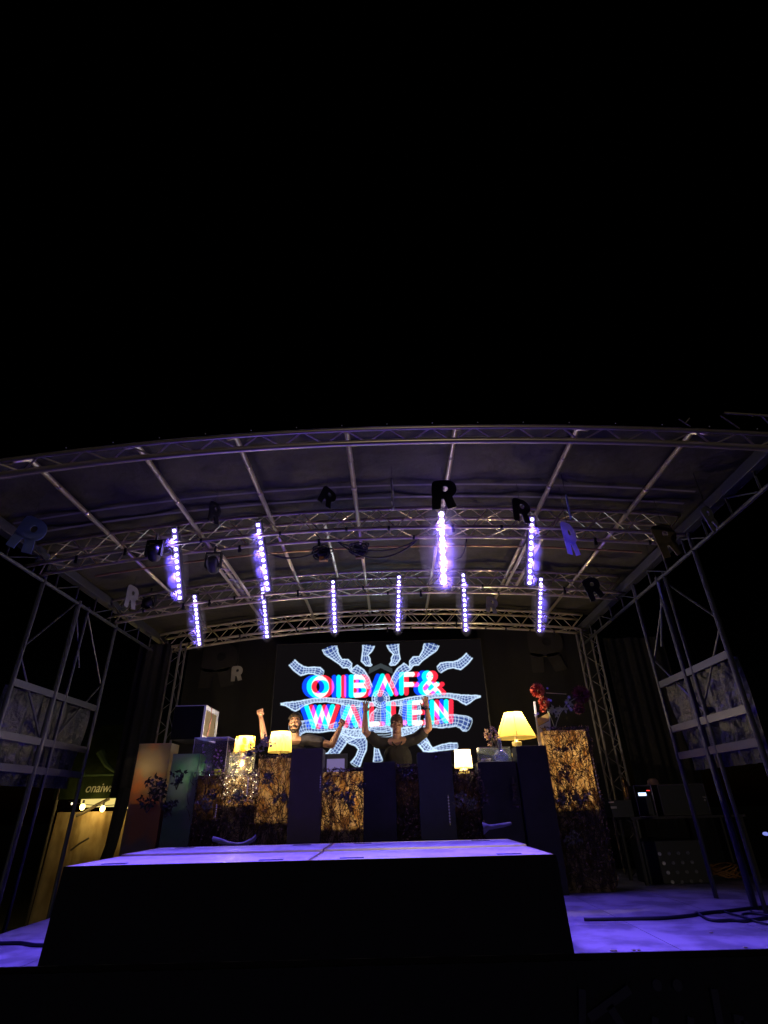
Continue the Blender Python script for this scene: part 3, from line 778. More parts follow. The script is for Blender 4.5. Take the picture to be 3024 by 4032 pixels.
def twig_pillar(u0, u1, v, label, light, y=YB, core=.52, dep=.36, n=260, side=False, lx=.5, lz=.3, zt=None):
    x0, x1, z1 = prm(u0, u1, v, y)
    t = thing('twig_pillar', ((x0+x1)/2, y+dep/2, 0), label, 'booth pillar', 'twig filled booth pillars')
    b = MB(); e = .004
    b.box(x0+e, x1-e, y+e, y+.012, .0, z1-e); b.box(x0+e, x0+.014, y+.0125, y+dep-e, 0, z1-e); b.box(x1-.014, x1-e, y+.0125, y+dep-e, 0, z1-e)
    b.build('paper_lining', LINER if light >= 1 else LINER_DIM, t)
    MB().box(x0+.0145, x1-.0145, y+dep-.015, y+dep-e, 0, z1-e).build('back_board', PANEL, t)
    MB().box(x0+.02, x1-.02, y+.02, y+dep-.02, z1-.012, z1-e).build('lid', PANEL, t)
    mb, ml = MB(), MB(); brush(mb, ml, x0, x1, y, .02, z1, int(n*1.15), rnd)
    if side: brush(mb, ml, y, y+dep, x1, .02, z1, n//2, rnd, 'side')
    mb.build('twigs', TWIG, t); ml.build('dry_leaves', TWIGL, t)
    if light: lamp('POINT', 'pillar_light', (x0+(x1-x0)*lx, y+.12, z1-lz), P_VINE*light, (1,.70,.34), t, size=.03)
    MB().box(x0+.02, x1-.02, y+.018, y+dep-.04, 0, z1-core).build('light_stop', TWIG, t)  # unseen solid box added to keep the pillar light off the lower lining
    return x0, x1, z1
def smooth_pillar(u0, u1, v, label, m_=PANEL, y=YB-.10, dep=.34):
    x0, x1, z1 = prm(u0, u1, v, y)
    t = thing('panel_pillar', ((x0+x1)/2, y+dep/2, 0), label, 'booth pillar', 'smooth panelled booth pillars')
    MB().box(x0+.002, x1-.002, y, y+.02, 0, z1).build('front_panel', m_, t, bevel=.003)
    b = MB(); b.box(x0+.004, x0+.02, y+.0205, y+dep, 0, z1-.003).box(x1-.02, x1-.004, y+.0205, y+dep, 0, z1-.003); b.build('side_panel', m_, t)
    MB().box(x0+.021, x1-.021, y+.021, y+dep-.002, z1-.02, z1-.004).build('lid', m_, t)
    return x0, x1, z1
# translucent sheets at the left end
def sheet_box(u0, u1, v, m_, label, name, lightcol, pw, y=YB, dep=.3, lx=.5, lz=.35):
    x0, x1, z1 = prm(u0, u1, v, y)
    t = thing(name, ((x0+x1)/2, y+dep/2, 0), label, 'acrylic pillar', 'coloured acrylic pillars')
    MB().box(x0, x1, y, y+.006, 0, z1).build('front_sheet', m_, t)
    MB().box(x0, x0+.006, y+.0065, y+dep, 0, z1-.002).box(x1-.006, x1, y+.0065, y+dep, 0, z1-.002).build('side_sheet', m_, t)
    MB().box(x0+.007, x1-.007, y+.007, y+dep-.002, 0, .02).build('base', PANEL, t)
    MB().box(x0+.008,x1-.008,y+.008,y+dep-.01,.021,z1*.60).build('inner_light_stop', PANEL, t)  # unseen block added to keep the lower sheets dark
    MB().tube([(x0,y-.002,z1),(x1,y-.002,z1)], .0035, 4).build('bright_edge', ACRYL, t)
    lamp('POINT', 'inner_light', (x0+(x1-x0)*lx, y+dep*.5, z1-lz), pw, lightcol, t, size=.03)
sheet_box(550, 676, 2927, ORANGE, 'tall orange translucent pillar at the left end of the booth, leaves before it', 'acrylic_pillar', (1,.72,.45), 4.5, lx=.35, lz=.32)
sheet_box(682, 788, 2968, GREEN, 'lower green translucent pillar with dark leaves beside the orange one', 'acrylic_pillar', (.85,1,.7), 6.0, y=YB-.05, lx=.85, lz=.25)
A = twig_pillar(762, 885, 3052, 'brown twig filled pillar under the violet acrylic box', .95, lx=.7, lz=.25)
A2 = twig_pillar(887, 1016, 3056, 'twig filled pillar glittering brightly below the patterned lamp', 3.2, n=300, lz=.12, core=.34)
B = twig_pillar(1018, 1146, 2985, 'warm glowing twig filled pillar under the pleated lamp', 1.5, core=.75, lz=.35, lx=.35)
C = smooth_pillar(1148, 1272, 2948, 'smooth brown panelled pillar in front of the moustached man', PANELB)
D = twig_pillar(1258, 1446, 3037, 'wide twig filled pillar glowing amber at its upper right, between the two people', 2.2, core=.66, n=420, lx=.75, lz=.30)
E_ = smooth_pillar(1430, 1556, 3001, 'smooth dark violet pillar in front of the capped man')
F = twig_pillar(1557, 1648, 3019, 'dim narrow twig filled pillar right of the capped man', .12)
G = smooth_pillar(1642, 1776, 2962, 'smooth grey green pillar left of the small bright lamp', PANELG)
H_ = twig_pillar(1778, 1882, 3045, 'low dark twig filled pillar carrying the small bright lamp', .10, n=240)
I_ = smooth_pillar(1879, 2030, 2999, 'smooth dark pillar with dark leaves on its edges carrying the glass box', y=YB-.02)
J = smooth_pillar(2030, 2150, 2936, 'tall smooth dark pillar half hiding the wide lamp')
K = twig_pillar(2139, 2306, 2874, 'tallest twig filled pillar at the right end, glowing amber along its top and edge', 5.5, core=.95, y=YB+.1, dep=.42, n=620, side=True, lx=.6, lz=.28)
# leaves at the edges of pillar I, and twig bed on D, A2
def sprig(c, label, n=26, spread=.12, hgt=.12, m_=LEAFD, L=.05, W=.026, seed=1, y_out=.05, stems=6, name='leafy_sprig', down=False):
    rr = random.Random(seed); c = Vector(c); t = thing(name, c, label, 'leaf sprig', 'leaf sprigs on the booth')
    st, lf = MB(), MB()
    for s_ in range(stems):
        a = rr.uniform(-1,1); P = [c+Vector((a*spread*k/5+rr.uniform(-.006,.006), -y_out*k/5*rr.uniform(.5,1.2), (hgt*k/5)*(-1 if down else 1)*rr.uniform(.8,1.1))) for k in range(6)]
        st.tube(P, [.004,.0035,.003,.0025,.002,.001], 5)
        for k in range(n//stems+1):
            i = rr.randrange(2,6); lf.leaf(P[i], (rr.uniform(-1,1), rr.uniform(-.7,.2), rr.uniform(-.8,.8)), (rr.uniform(-.4,.4),-1,rr.uniform(-.4,.4)), L*rr.uniform(.7,1.2), W*rr.uniform(.8,1.2))
    st.build('stems', TWIG, t); lf.build('leaves', m_, t); return t
for (u, v, s_, hh, lb) in [(600,3115,3,.26,'dark leafy sprig with pointed leaves before the orange pillar'),(640,3140,5,.34,'taller dark leafy sprig between the orange and green pillars'),(585,3160,8,.2,'low dark leaf cluster at the left edge of the orange pillar'),
    (700,3070,9,.22,'dark leafy sprig spreading over the green pillar'),(655,3180,12,.2,'dark tangle of leaves low before the acrylic pillars')]:
    p = at(u, v, 2.78); p.z -= .12; sprig(p, lb, 40, .13, hh, seed=s_, L=.062, W=.034, stems=7)
sprig(at(840,3105,2.8), 'dark drooping leaves on the twig pillar under the acrylic box', 26, .1, .12, seed=21, down=True)
sprig(at(1420,3110,2.8), 'black leaf cluster at the amber side of the wide twig pillar', 26, .08, .1, seed=22, L=.05)
sprig(at(1335,3150,2.8), 'dark trailing leaves across the middle of the wide twig pillar', 30, .18, .1, seed=23)
sprig(at(1600,3060,2.8), 'dark leaf cluster on the narrow twig pillar', 40, .12, .1, seed=24)
sprig(at(1900,3080,2.8), 'thin dark leaves on the left edge of the glass box pillar', 26, .06, .25, seed=25, down=True, m_=TWIG)
sprig(at(2020,3060,2.74), 'thin dark leaves trailing between the two smooth right pillars', 30, .05, .3, seed=26, down=True, m_=TWIG)
sprig(at(1712,2990,2.74), 'small dark leaves at the top of the grey green pillar', 16, .05, .05, seed=27)
sprig(at(2230,3010,2.86), 'long dark twigs arching over the top of the tallest twig pillar', 16, .16, -.2, seed=28, m_=TWIG, stems=14)
sprig(at(2215,2960,2.9), 'dark spray of twigs crossing the amber top of the tallest pillar', 14, .2, .06, seed=29, m_=TWIG, stems=12)
SAGE = mat('muted_leaf', (.085,.085,.055), .6)
for (u, v, sd_, dn, lb) in [(945,3100,41,1,'grey green leaves trailing below the fairy lights'),(1060,3030,42,1,'muted green leaves hanging at the left top of the pillar under the pleated lamp'),
    (1120,3110,43,1,'muted green leaves halfway down the pillar under the pleated lamp'),(1300,3060,44,1,'muted green leaves hanging over the left top of the wide twig pillar'),(1385,3190,45,0,'muted green leaves low on the wide twig pillar'),
    (1820,3110,46,1,'muted green leaves hanging below the small bright lamp'),(1860,3200,47,0,'muted green leaves low on the pillar of the small bright lamp'),(2200,3110,48,1,'muted green leaves trailing down the middle of the tallest pillar'),
    (2290,3180,49,0,'muted green leaves at the right edge of the tallest pillar'),(2250,3260,50,1,'muted green leaves low on the tallest pillar'),(815,3200,51,0,'muted green leaves low on the pillar under the acrylic box')]:
    sprig(at(u, v, 2.80 if u < 2000 else 2.90), lb, 44, .13, .17, seed=sd_, L=.055, W=.03, stems=7, m_=SAGE, down=bool(dn))
# dark speaker cloth mound low in front of the lit pillars, with folded cloths
GLINT = mat('clear_drops', (.8,.8,.8), .1, .3)
def crystals(name, u, v, n, dz, label, y=2.78):
    t = thing(name, at(u,v,y), label, 'glass drops', 'strings of glass drops'); c = at(u,v,y)
    MB().tube([c+Vector((0,0,.03)), c-Vector((0,0,dz*n))], .0015, 4).build('string', ALU, t)
    b = MB()
    for i in range(n): b.ell(c-Vector((0,0,dz*i)), (.010,.010,.012), 6, 4)
    b.build('drops', GLINT, t)
crystals('glass_drops', 853, 3170, 6, .026, 'string of clear glass drops hanging on the twig pillar under the acrylic box')
crystals('glass_drops', 978, 3065, 9, .024, 'string of glass drops hanging right below the patterned lamp')
crystals('glass_drops', 1262, 3060, 6, .03, 'string of glass drops at the left edge of the wide twig pillar')
crystals('glass_drops', 2335, 2990, 10, .05, 'string of glass drops down the right edge of the tallest pillar', 2.95)
crystals('glass_drops', 1765, 3140, 9, .035, 'string of glass drops down the pillar under the small bright lamp')
DRP = mat('dark_mesh_cloth', (.018,.015,.014), .95, bump=(12,.4,.03))
def mound(u, v, ru, rv, label, y=2.62):
    c = at(u, v, y); rx = abs(at(u+ru, v, y).x-c.x); rz = abs(at(u, v-rv, y).z-c.z); b = MB(); n1, n2 = 30, 14
    for i in range(n1+1):
        a = pi*i/n1
        for j in range(n2+1):
            f = j/n2; x = c.x-rx*math.cos(a); z = .0+(c.z+rz*math.sin(a)*(1+.08*math.sin(7*a)))*(1-f)
            b.v.append((x+.02*math.sin(9*f+5*a), y-.10*math.sin(a)-.06*f, z))
    for i in range(n1):
        for j in range(n2): q = i*(n2+1)+j; b.f.append((q,q+1,q+n2+2,q+n2+1))
    return tag(b.build('draped_cloth', DRP, smooth=True), label, 'draped cloth', 'dark cloths draped before the booth')
if 0: mound(975, 3262, 118, 84, 'dark cloth draped in a mound before the pillars below the patterned lamp')

# lamps
def shade(c, r0, r1, h, m_, name, parent, pleats=0, open_top=True):
    b = MB(); n = 96 if pleats else 40; rows_ = 4
    for i in range(rows_+1):
        f = i/rows_; r = r0+(r1-r0)*f
        for k in range(n):
            t_ = 2*pi*k/n; rr = r*(1+(.022*(1 if k % 2 else -1) if pleats else 0))
            b.v.append((c.x+rr*math.cos(t_), c.y+rr*math.sin(t_), c.z+h*f))
    for i in range(rows_):
        for k in range(n): q = i*n; b.f.append((q+k, q+(k+1)%n, q+n+(k+1)%n, q+n+k))
    o = b.build(name, m_, parent, smooth=not pleats)
    for z, r in ((c.z, r0), (c.z+h, r1)):
        MB().tube([(c.x+r*math.cos(2*pi*k/24), c.y+r*math.sin(2*pi*k/24), z) for k in range(25)], .004, 5).build('shade_rim', m_, o)
    return o
def table_lamp(us0, us1, vt, ub0, ub1, vb, y, zbase, label, ms, mbse, pw, kind, pleats=0):
    p0, p1 = at(ub0, vb, y), at(ub1, vb, y); q0, q1 = at(us0, vt, y), at(us1, vt, y)
    cx = (p0.x+p1.x)/2; z0 = (p0.z+p1.z)/2; h = (q0.z+q1.z)/2-z0
    t = thing('table_lamp', (cx, y, zbase), label, 'table lamp', 'lit table lamps on the booth')
    shade(Vector((cx, y, z0)), (p1.x-p0.x)/2, (q1.x-q0.x)/2, h, ms, 'lamp_shade', t, pleats)
    hb = z0-zbase; r = (p1.x-p0.x)/2
    prof = {'dome': [(0,0),(r*.62,0),(r*.6,hb*.3),(r*.4,hb*.75),(r*.18,hb),(r*.15,hb+h*.1)],
            'jar': [(0,0),(.075,0),(.085,.03),(.085,hb*.8),(.05,hb*.9),(.02,hb),(.014,hb+h*.1)],
            'stem': [(0,0),(.06,0),(.06,.012),(.02,.03),(.012,.06),(.016,hb*.7),(.012,hb),(.010,hb+h*.1)],
            'vase': [(0,0),(.07,0),(.085,.05),(.09,hb*.35),(.07,hb*.52),(.035,hb*.62),(.03,hb*.66),(.065,hb*.67),(.07,hb*.80),(.065,hb*.83),(.026,hb*.84),(.024,hb),(.012,hb+h*.1)]}[kind]
    MB().lathe((cx,y,zbase+.002), prof, 24).build('lamp_base', mbse, t, smooth=True)
    MB().ell((cx,y,z0+h*.28), (.020,.020,.028), 10, 8).build('bulb', BULB, t, smooth=True)
    lamp('POINT', 'lamp_light', (cx, y, z0+h*.28+.055), {'jar': .9, 'stem': .6, 'dome': 4.5, 'vase': 3.6}[kind], (1,.80,.48), t, size=.02)
    lamp('POINT', 'lamp_fill', (cx, y, z0+h+.03), pw, (1,.74,.40), t, size=.0)  # fill light added above the shade for faces and roof
    return cx, z0, h
YL = 3.05
zA2 = A2[2]; 
table_lamp(935,1009,2900, 921,1001,2966, 3.08, zA2, 'table lamp with yellow patterned tapered shade among glittering dried flowers', SHADE1, GOLDP, P_LAMP_FILL*.8, 'jar')
table_lamp(1069,1143,2882, 1056,1148,2962, YL, B[2], 'table lamp with pleated drum shade in front of the moustached man', SHADE2, BRASS, P_LAMP_FILL, 'stem', 1)
table_lamp(1793,1853,2953, 1790,1862,3024, 3.0, H_[2], 'small table lamp with overexposed white yellow shade on the low pillar', SHADE3, mat('lamp_base_yellow',(.8,.6,.2),.5,emit=(1,.65,.08),es=.5), P_LAMP_FILL*.8, 'dome')
table_lamp(1984,2053,2806, 1953,2111,2906, 3.12, I_[2], 'biggest table lamp with wide yellow cone shade beside the roses', SHADE4, mat('cream_ceramic',(.8,.62,.25),.4,emit=(1,.65,.1),es=.12), P_LAMP_FILL*1.4, 'vase')
ws = [o for o in bpy.data.objects if o.name.startswith('lamp_shade')][-1]
q0, q1 = at(1984,2806,3.12), at(2053,2806,3.12); p0, p1 = at(1953,2906,3.12), at(2111,2906,3.12)
for a in (-1.72,-.35,.7,2.2,3.6):
    cxx = (p0.x+p1.x)/2; ra, rb = (p1.x-p0.x)/2+.002, (q1.x-q0.x)/2+.002
    MB().tube([(cxx+ra*math.cos(a),3.12+ra*math.sin(a),p0.z),(cxx+rb*math.cos(a),3.12+rb*math.sin(a),q0.z)], .0035, 4).build('shade_rib', mat('rib_brown%d'%int(a*10),(.25,.16,.03),.7), ws)
# glittering dried flowers and glass round the patterned lamp
jar = thing('glass_jar', (A2[0]+.2, 2.98, zA2), 'clear glass cylinder jar full of pale dried flowers below the patterned lamp shade', 'jar')
pj = at(950, 3010, 2.97)
MB().lathe((pj.x,2.985,zA2+.003), [(0,0),(.175,0),(.175,.30)], 32).build('glass_wall', GLASS, jar, smooth=True)
b1, b2 = MB(), MB(); r3 = random.Random(5)
for k in range(330):
    a = r3.uniform(0,6.28); r_ = r3.uniform(.05,.17); c = Vector((pj.x+r_*math.cos(a), 2.985+r_*math.sin(a), zA2+r3.uniform(.01,.32)))
    (b1 if k % 3 else b2).leaf(c, (r3.uniform(-1,1),r3.uniform(-1,1),r3.uniform(-.5,1)), (0,-1,.2), r3.uniform(.02,.05), r3.uniform(.014,.03))
b1.build('dried_flowers', mat('pale_dried_flower', (.85,.76,.42), .6), jar); b2.build('dried_leaves', mat('sage_leaf', (.30,.30,.18), .7), jar)
lamp('POINT', 'jar_light', (pj.x, 2.985, zA2+.17), 9, (1,.75,.35), jar, size=.02)
fw = thing('fairy_lights', (pj.x, 2.84, zA2), 'tangle of tiny warm fairy lights and pale dried blossom spilling below the glass jar', 'fairy lights')
r3 = random.Random(12); P = []; fl1 = MB()
for k in range(34):
    u = k/33; c = Vector((A2[0]+.02+(A2[1]-A2[0]-.02)*(.5+.5*math.sin(k*1.9)), 2.84+r3.uniform(-.02,.02), zA2+.01-.26*u**1.3+r3.uniform(-.02,.02))); P.append(c)
    MB().ell(c, (.0038,.0038,.0038), 6, 4).build('tiny_bulb', FAIRY, fw)
    for q in range(12): fl1.leaf(c+Vector((r3.gauss(0,.03), r3.uniform(0,.03), r3.gauss(0,.03))), (r3.uniform(-1,1),-.4,r3.uniform(-1,1)), (0,-1,.2), .03, .018)
MB().tube(P, .0015, 4).build('wire', CABLE, fw); fl1.build('dried_blossom', mat('straw_blossom', (.70,.56,.30), .7), fw)
lamp('POINT', 'fairy_glow', (pj.x, 2.74, zA2-.04), .9, (1,.76,.40), fw, size=0)
# sprig held in front: dark silvery branch between the lamps
t = sprig(at(985,2972,2.85), 'dark silvery flowering branch leaning between the patterned and pleated lamps', 60, .0, .02, seed=31)
b = MB(); r3 = random.Random(8); P = [at(u, v, 2.85) for u, v in ((980,2968),(1000,2955),(1020,2940),(1038,2925),(1048,2912),(1060,2930))]
for k in range(90):
    i = r3.randrange(6); c = P[i]+Vector((r3.gauss(0,.03),r3.gauss(0,.02),r3.gauss(0,.03))); b.leaf(c,(r3.uniform(-1,1),-.3,r3.uniform(-1,1)),(0,-1,0),.04,.03)
b.build('blossoms', mat('grey_blossom',(.13,.11,.14),.6), t); MB().tube(P, .005, 6).build('branch', TWIG, t)

# violet acrylic box + open black box on top
x0, x1, zt = prm(768, 899, 2905); zb = A[2]+.002
t = thing('acrylic_box', ((x0+x1)/2, 3.08, zb), 'clear violet tinted acrylic box standing on the brown twig pillar', 'acrylic box')
e = .006; yb0, yb1 = 2.9, 3.3
for (a, nm) in (((x0,x1,yb0,yb0+e,zb,zt),'front_wall'),((x0,x1,yb1-e,yb1,zb,zt),'rear_wall'),((x0,x0+e,yb0+.007,yb1-.007,zb,zt),'side_wall'),((x1-e,x1,yb0+.007,yb1-.007,zb,zt),'side_wall')):
    MB().box(*a).build(nm, ACRYLV, t)
MB().box(x0-.004,x1+.004,yb0-.004,yb1+.004,zt+.001,zt+.010).build('lid', mat('lid_acrylic',(.45,.45,.95),.25), t)
b = MB()
for p_, q_ in (((x0,yb0,zb),(x0,yb0,zt)),((x1,yb0,zb),(x1,yb0,zt)),((x0,yb1,zb),(x0,yb1,zt)),((x1,yb1,zb),(x1,yb1,zt)),((x0,yb0,zb),(x1,yb0,zb))): b.tube([p_, q_], .0028, 4)
b.build('bright_edges', mat('acrylic_edge',(.55,.52,.62),.3), t)
MB().box(x0+.01,x1-.01,yb0+.008,yb1-.008,(zb+zt)/2-.08,(zb+zt)/2-.076).build('shelf', ACRYL, t)
b = MB(); r3 = random.Random(9)
for k in range(60):
    b.leaf((r3.uniform(x0+.04,x1-.04), r3.uniform(yb0+.05,yb1-.05), zb+.02+r3.random()**2*.4), (r3.uniform(-1,1),r3.uniform(-1,1),r3.uniform(-.2,1)), (0,-1,0), .05, .03)
o = b.build('dried_petals', mat('violet_petal',(.35,.18,.55),.7), None); put(o, t)
tag(MB().box(at(850,3000,3.0).x, at(872,3000,3.0).x, 3.0, 3.06, zb+.003, zb+.05).box(at(848,3000,3.0).x, at(870,3000,3.0).x, 2.995, 3.06, zb+.055, zb+.075).build('yellow_blocks', mat('acid_yellow',(.75,.75,.05),.5,emit=(.8,.8,.02),es=.25)), 'small glowing yellow green blocks lying inside the acrylic box', 'decoration')
bl = at(690,2785,3.1); br = at(813,2777,3.1); zbx = zt+.012
bk = atx(864,2806,br.x)
t = thing('display_box', ((bl.x+br.x)/2, 3.3, zbx), 'big black box with a white framed open side standing on the acrylic box', 'box')
X0, X1, Y0, Y1, Z0, Z1 = bl.x, br.x, 3.1, min(bk.y, 3.75), zbx, br.z
MB().box(X0,X1-.03,Y0,Y0+.012,Z0,Z1-.006).build('front_board', mat('matt_black_board', (.002,.002,.004), .9, spec=.1), t)
MB().box(X0,X1,Y0,Y1,Z1-.005,Z1+.006).build('top_board', mat('pale_edge_board',(.35,.35,.42),.4), t)
MB().box(X0,X1-.03,Y1-.012,Y1,Z0,Z1-.006).box(X0,X0+.012,Y0+.0125,Y1-.0125,Z0,Z1-.006).box(X0+.0125,X1-.03,Y0+.0125,Y1-.0125,Z0,Z0+.01).build('rear_boards', BLACK, t)
f = MB(); s_ = .028
f.box(X1-.029,X1,Y0+.001,Y0+s_,Z0,Z1-.006).box(X1-.029,X1,Y1-s_,Y1-.001,Z0,Z1-.006).box(X1-.029,X1,Y0+s_+.001,Y1-s_-.001,Z1-.055,Z1-.006).box(X1-.029,X1,Y0+s_+.001,Y1-s_-.001,Z0,Z0+.05)
f.build('white_frame', mat('frame_white',(.65,.7,.9),.4), t)
MB().quad((X1-.035,Y0+.02,Z0+.02),(X1-.035,Y1-.02,Z0+.02),(X1-.035,Y1-.02,Z1-.02),(X1-.035,Y0+.02,Z1-.02)).build('window_pane', mat('smoky_pane',(.20,.17,.11),.35), t)
cab([Vector((X1+.01,Y0+.22,Z1+.008)), Vector((X1+.02,Y0+.25,Z1-.15)), Vector((X1+.05,Y0+.05,Z0+.01))], .006, 'thin pink cord hanging down the open side of the black box', mat('pink_cord',(.75,.30,.32),.5))

# glass box, flask, roses
x0, x1, zt = prm(1880, 2004, 2944, 3.0); zb = I_[2]+.002
t = thing('glass_box', ((x0+x1)/2,3.05,zb), 'low clear glass box on the dark pillar beside the wide lamp', 'glass box')
ya, yc = 2.92, 3.10
for a, nm in (((x0,x1,ya,ya+.005,zb,zt),'front_pane'),((x0,x1,yc-.005,yc,zb,zt),'rear_pane'),((x0,x0+.005,ya+.006,yc-.006,zb,zt),'side_pane'),((x1-.005,x1,ya+.006,yc-.006,zb,zt),'side_pane')): MB().box(*a).build(nm, GLASS, t)
b = MB()
for pz in (zb+.003, zt):
    for q in (((x0,ya,pz),(x1,ya,pz)),((x1,ya,pz),(x1,yc,pz)),((x1,yc,pz),(x0,yc,pz)),((x0,yc,pz),(x0,ya,pz))): b.tube(q, .003, 4)
b.build('bright_edges', mat('glass_edge',(.6,.6,.45),.3), t)
b = MB(); r3 = random.Random(3)
for k in range(30): b.ell((x0+.04+r3.random()*.12, 2.97+r3.random()*.06, zb+.01+r3.random()*.03), (.015,.012,.010), 6, 4)
tag(b.build('white_pebbles', mat('pale_stone',(.75,.65,.5),.7)), 'heap of small white stones inside the low glass box', 'stones')
pv = at(1975, 2995, 2.86)
t = thing('flask_vase', (pv.x,2.86,zb), 'round bellied clear blue glass flask with tall neck holding dried roses', 'vase')
MB().lathe((pv.x,2.865,zb), [(0,.001),(.07,.001),(.10,.04),(.10,.08),(.05,.13),(.028,.16),(.026,.27),(.04,.29)], 28).build('glass_body', GLASSB, t, smooth=True)
t = thing('dried_roses', (pv.x,2.86,zb+.1), 'bunch of pale dried roses standing in the glass flask', 'flowers')
st, pt_ = MB(), MB(); r3 = random.Random(4)
for (u, v) in ((1915,2880),(1930,2895),(1945,2878),(1955,2895),(1922,2908),(1938,2868),(1912,2898),(1950,2910),(1928,2930)):
    hd = at(u, v, 2.84+r3.uniform(-.03,.05)); base = Vector((pv.x,2.865,zb+.12)); st.tube([base, base.lerp(hd,.5)+Vector((.01,0,.03)), hd], .003, 5); pt_.cut()
    for k in range(22):
        a = r3.uniform(0,6.28); e2 = r3.uniform(-.7,1.2); d_ = Vector((math.cos(a)*math.cos(e2), math.sin(a)*math.cos(e2), math.sin(e2))); pt_.leaf(hd+d_*.008, d_, (math.sin(a*3),-.6,math.cos(a*2)), .034, .028)
st.build('stems', TWIG, t); pt_.build_each('rose_head', ROSE, t)

# things on the tallest pillar
zk = K[2]
fl = at(2186, 2872, 3.1)
def bloom(b, c, R0, n, r3, droop=0):
    for k in range(n):
        ph = math.acos(1-2*(k+.5)/n); th = k*2.39996
        d_ = Vector((math.sin(ph)*math.cos(th), math.sin(ph)*math.sin(th), math.cos(ph)-droop*.3)); b.leaf(c+d_*R0*.35, d_, (r3.uniform(-1,1),r3.uniform(-1,1),r3.uniform(-1,1)), R0*.75, R0*.30)
r3 = random.Random(17)
t = thing('red_dahlias', fl, 'drooping red dahlia blooms on a leafy stem at the left of the tallest pillar', 'flowers', 'artificial dahlias on the tallest pillar')
b = MB(); c1, c2 = at(2116,2718,3.08), at(2142,2765,3.08)
bloom(b, c1, .105, 170, r3); bloom(b.cut(), c2, .085, 120, r3); bloom(b.cut(), at(2138,2792,3.08), .055, 60, r3); b.build_each('bloom', REDF, t)
MB().tube([fl, at(2175,2840,3.1), at(2158,2800,3.1), c2, c1], .006, 6).build('stem', STEMG, t)
b = MB()
for (u, v) in ((2155,2710),(2160,2755),(2168,2758),(2118,2810),(2110,2815)):
    c = at(u, v, 3.0); b.cut()
    for k in range(7): a = k*.9; b.leaf(c, (math.cos(a),-.3,math.sin(a)), (0,-1,0), .022, .013)
b.build_each('small_flower', VIOF, t)
t = thing('maroon_dahlia', fl, 'dark maroon dahlia bloom hanging at the right above the tallest pillar', 'flowers', 'artificial dahlias on the tallest pillar')
b = MB(); c3 = at(2288,2735,3.1); bloom(b, c3, .13, 200, r3); bloom(b.cut(), at(2280,2790,3.1), .085, 90, r3); b.build_each('bloom', PURF, t)
MB().tube([fl, at(2192,2845,3.1), at(2205,2810,3.1), at(2232,2770,3.1), at(2262,2752,3.1), c3], .006, 6).build('stem', STEMG, t)
MB().tube([at(2150,2728,3.05), at(2230,2733,3.05)], .003, 5).build('thin_wire', ALU, t)
b = MB()
for (u, v, sz) in ((2180,2790,.07),(2170,2800,.06),(2195,2800,.06),(2205,2790,.05),(2225,2795,.06),(2240,2760,.06),(2190,2815,.05),(2250,2770,.05)):
    for k in range(6): a = r3.uniform(0,6.28); b.leaf(at(u,v,3.08), (math.cos(a),-.2,math.sin(a)), (0,-1,0), sz, sz*.55)
b.build('leaves', STEMG, t)
b = MB()
for (u, v) in ((2228,2765),(2240,2745),(2245,2790),(2238,2780),(2248,2795)):
    c = at(u, v, 3.0); b.cut()
    for k in range(7): a = k*.9; b.leaf(c, (math.cos(a),-.3,math.sin(a)), (0,-1,0), .03, .015)
b.build_each('small_flower', mat('pale_violet',(.4,.36,.6),.6), t)
t = thing('card_stand', at(2128,2930,3.2), 'slim white upright stand with a gold card leaning behind the red flowers', 'display stand')
def plate(pts, y, th, m_, nm, par):
    b = MB(); P = [at(u, v, y) for u, v in pts]; n = len(P); b.v = [tuple(p) for p in P]+[(p.x,p.y+th,p.z) for p in P]
    b.f = [tuple(range(n)), tuple(reversed(range(n,2*n)))]+[(i,i+n,(i+1)%n+n,(i+1)%n) for i in range(n)]; return b.build(nm, m_, par)
plate([(2102,2762),(2108,2762),(2120,2860),(2164,2838),(2158,2800),(2164,2800),(2170,2878),(2170,2960),(2126,2960)], 3.21, .03, mat('cool_white',(.42,.45,.62),.5), 'white_body', t)
plate([(2115,2830),(2160,2806),(2163,2836),(2121,2858)], 3.202, .006, GOLDP, 'gold_card', t)
MB().ell(at(2143,2872,3.17), (.03,.02,.02), 10, 6).build('gold_knob', GOLDP, t, smooth=True)

# DJ desk with mixer / laptop behind the booth
t = thing('desk', (.3,3.25,0), 'black cloth covered desk behind the booth pillars', 'desk')
MB().box(-1.2,2.2,3.28,3.46,1.27,1.31).build('table_top', BLACK, t)
for x in (-1.1,.5,2.1): MB().box(x-.02,x+.02,3.35,3.39,0,1.27).build('leg', ALUD, t)
pl0, pl1 = at(1285,2990,3.42), at(1362,3010,3.42)
t = thing('laptop', (pl0.x,3.5,1.31), 'open laptop glowing pale violet behind the wide twig pillar', 'laptop')
MB().box(pl0.x-.04,pl1.x+.02,3.29,3.41,1.311,1.33).build('keyboard_deck', BLACK, t)
MB().box(pl0.x-.04,pl1.x+.02,3.42,3.435,1.331,at(1300,2968,3.4).z).build('screen_lid', mat('laptop_lid',(.05,.045,.09),.3), t)
MB().box(pl0.x+.01,pl1.x-.02,3.412,3.419,1.40,at(1300,2988,3.4).z).build('lit_panel', mat('violet_panel',(.35,.3,.55),.4,emit=(.35,.28,.7),es=.35), t)
t = thing('mixer', (.15,3.5,1.31), 'flat black mixing console on the desk left of the capped man', 'mixer')
MB().box(-.05,.75,3.285,3.455,1.311,1.375).build('console', BLACK, t, bevel=.01)
b = MB()
for i in range(7):
    for j in range(3): b.cut().lathe((.02+i*.11,3.315+j*.05,1.375), [(0,.0),(.012,0),(.010,.018),(0,.018)], 8)
b.build_each('knob', mat('knob_grey',(.25,.25,.27),.4), t)
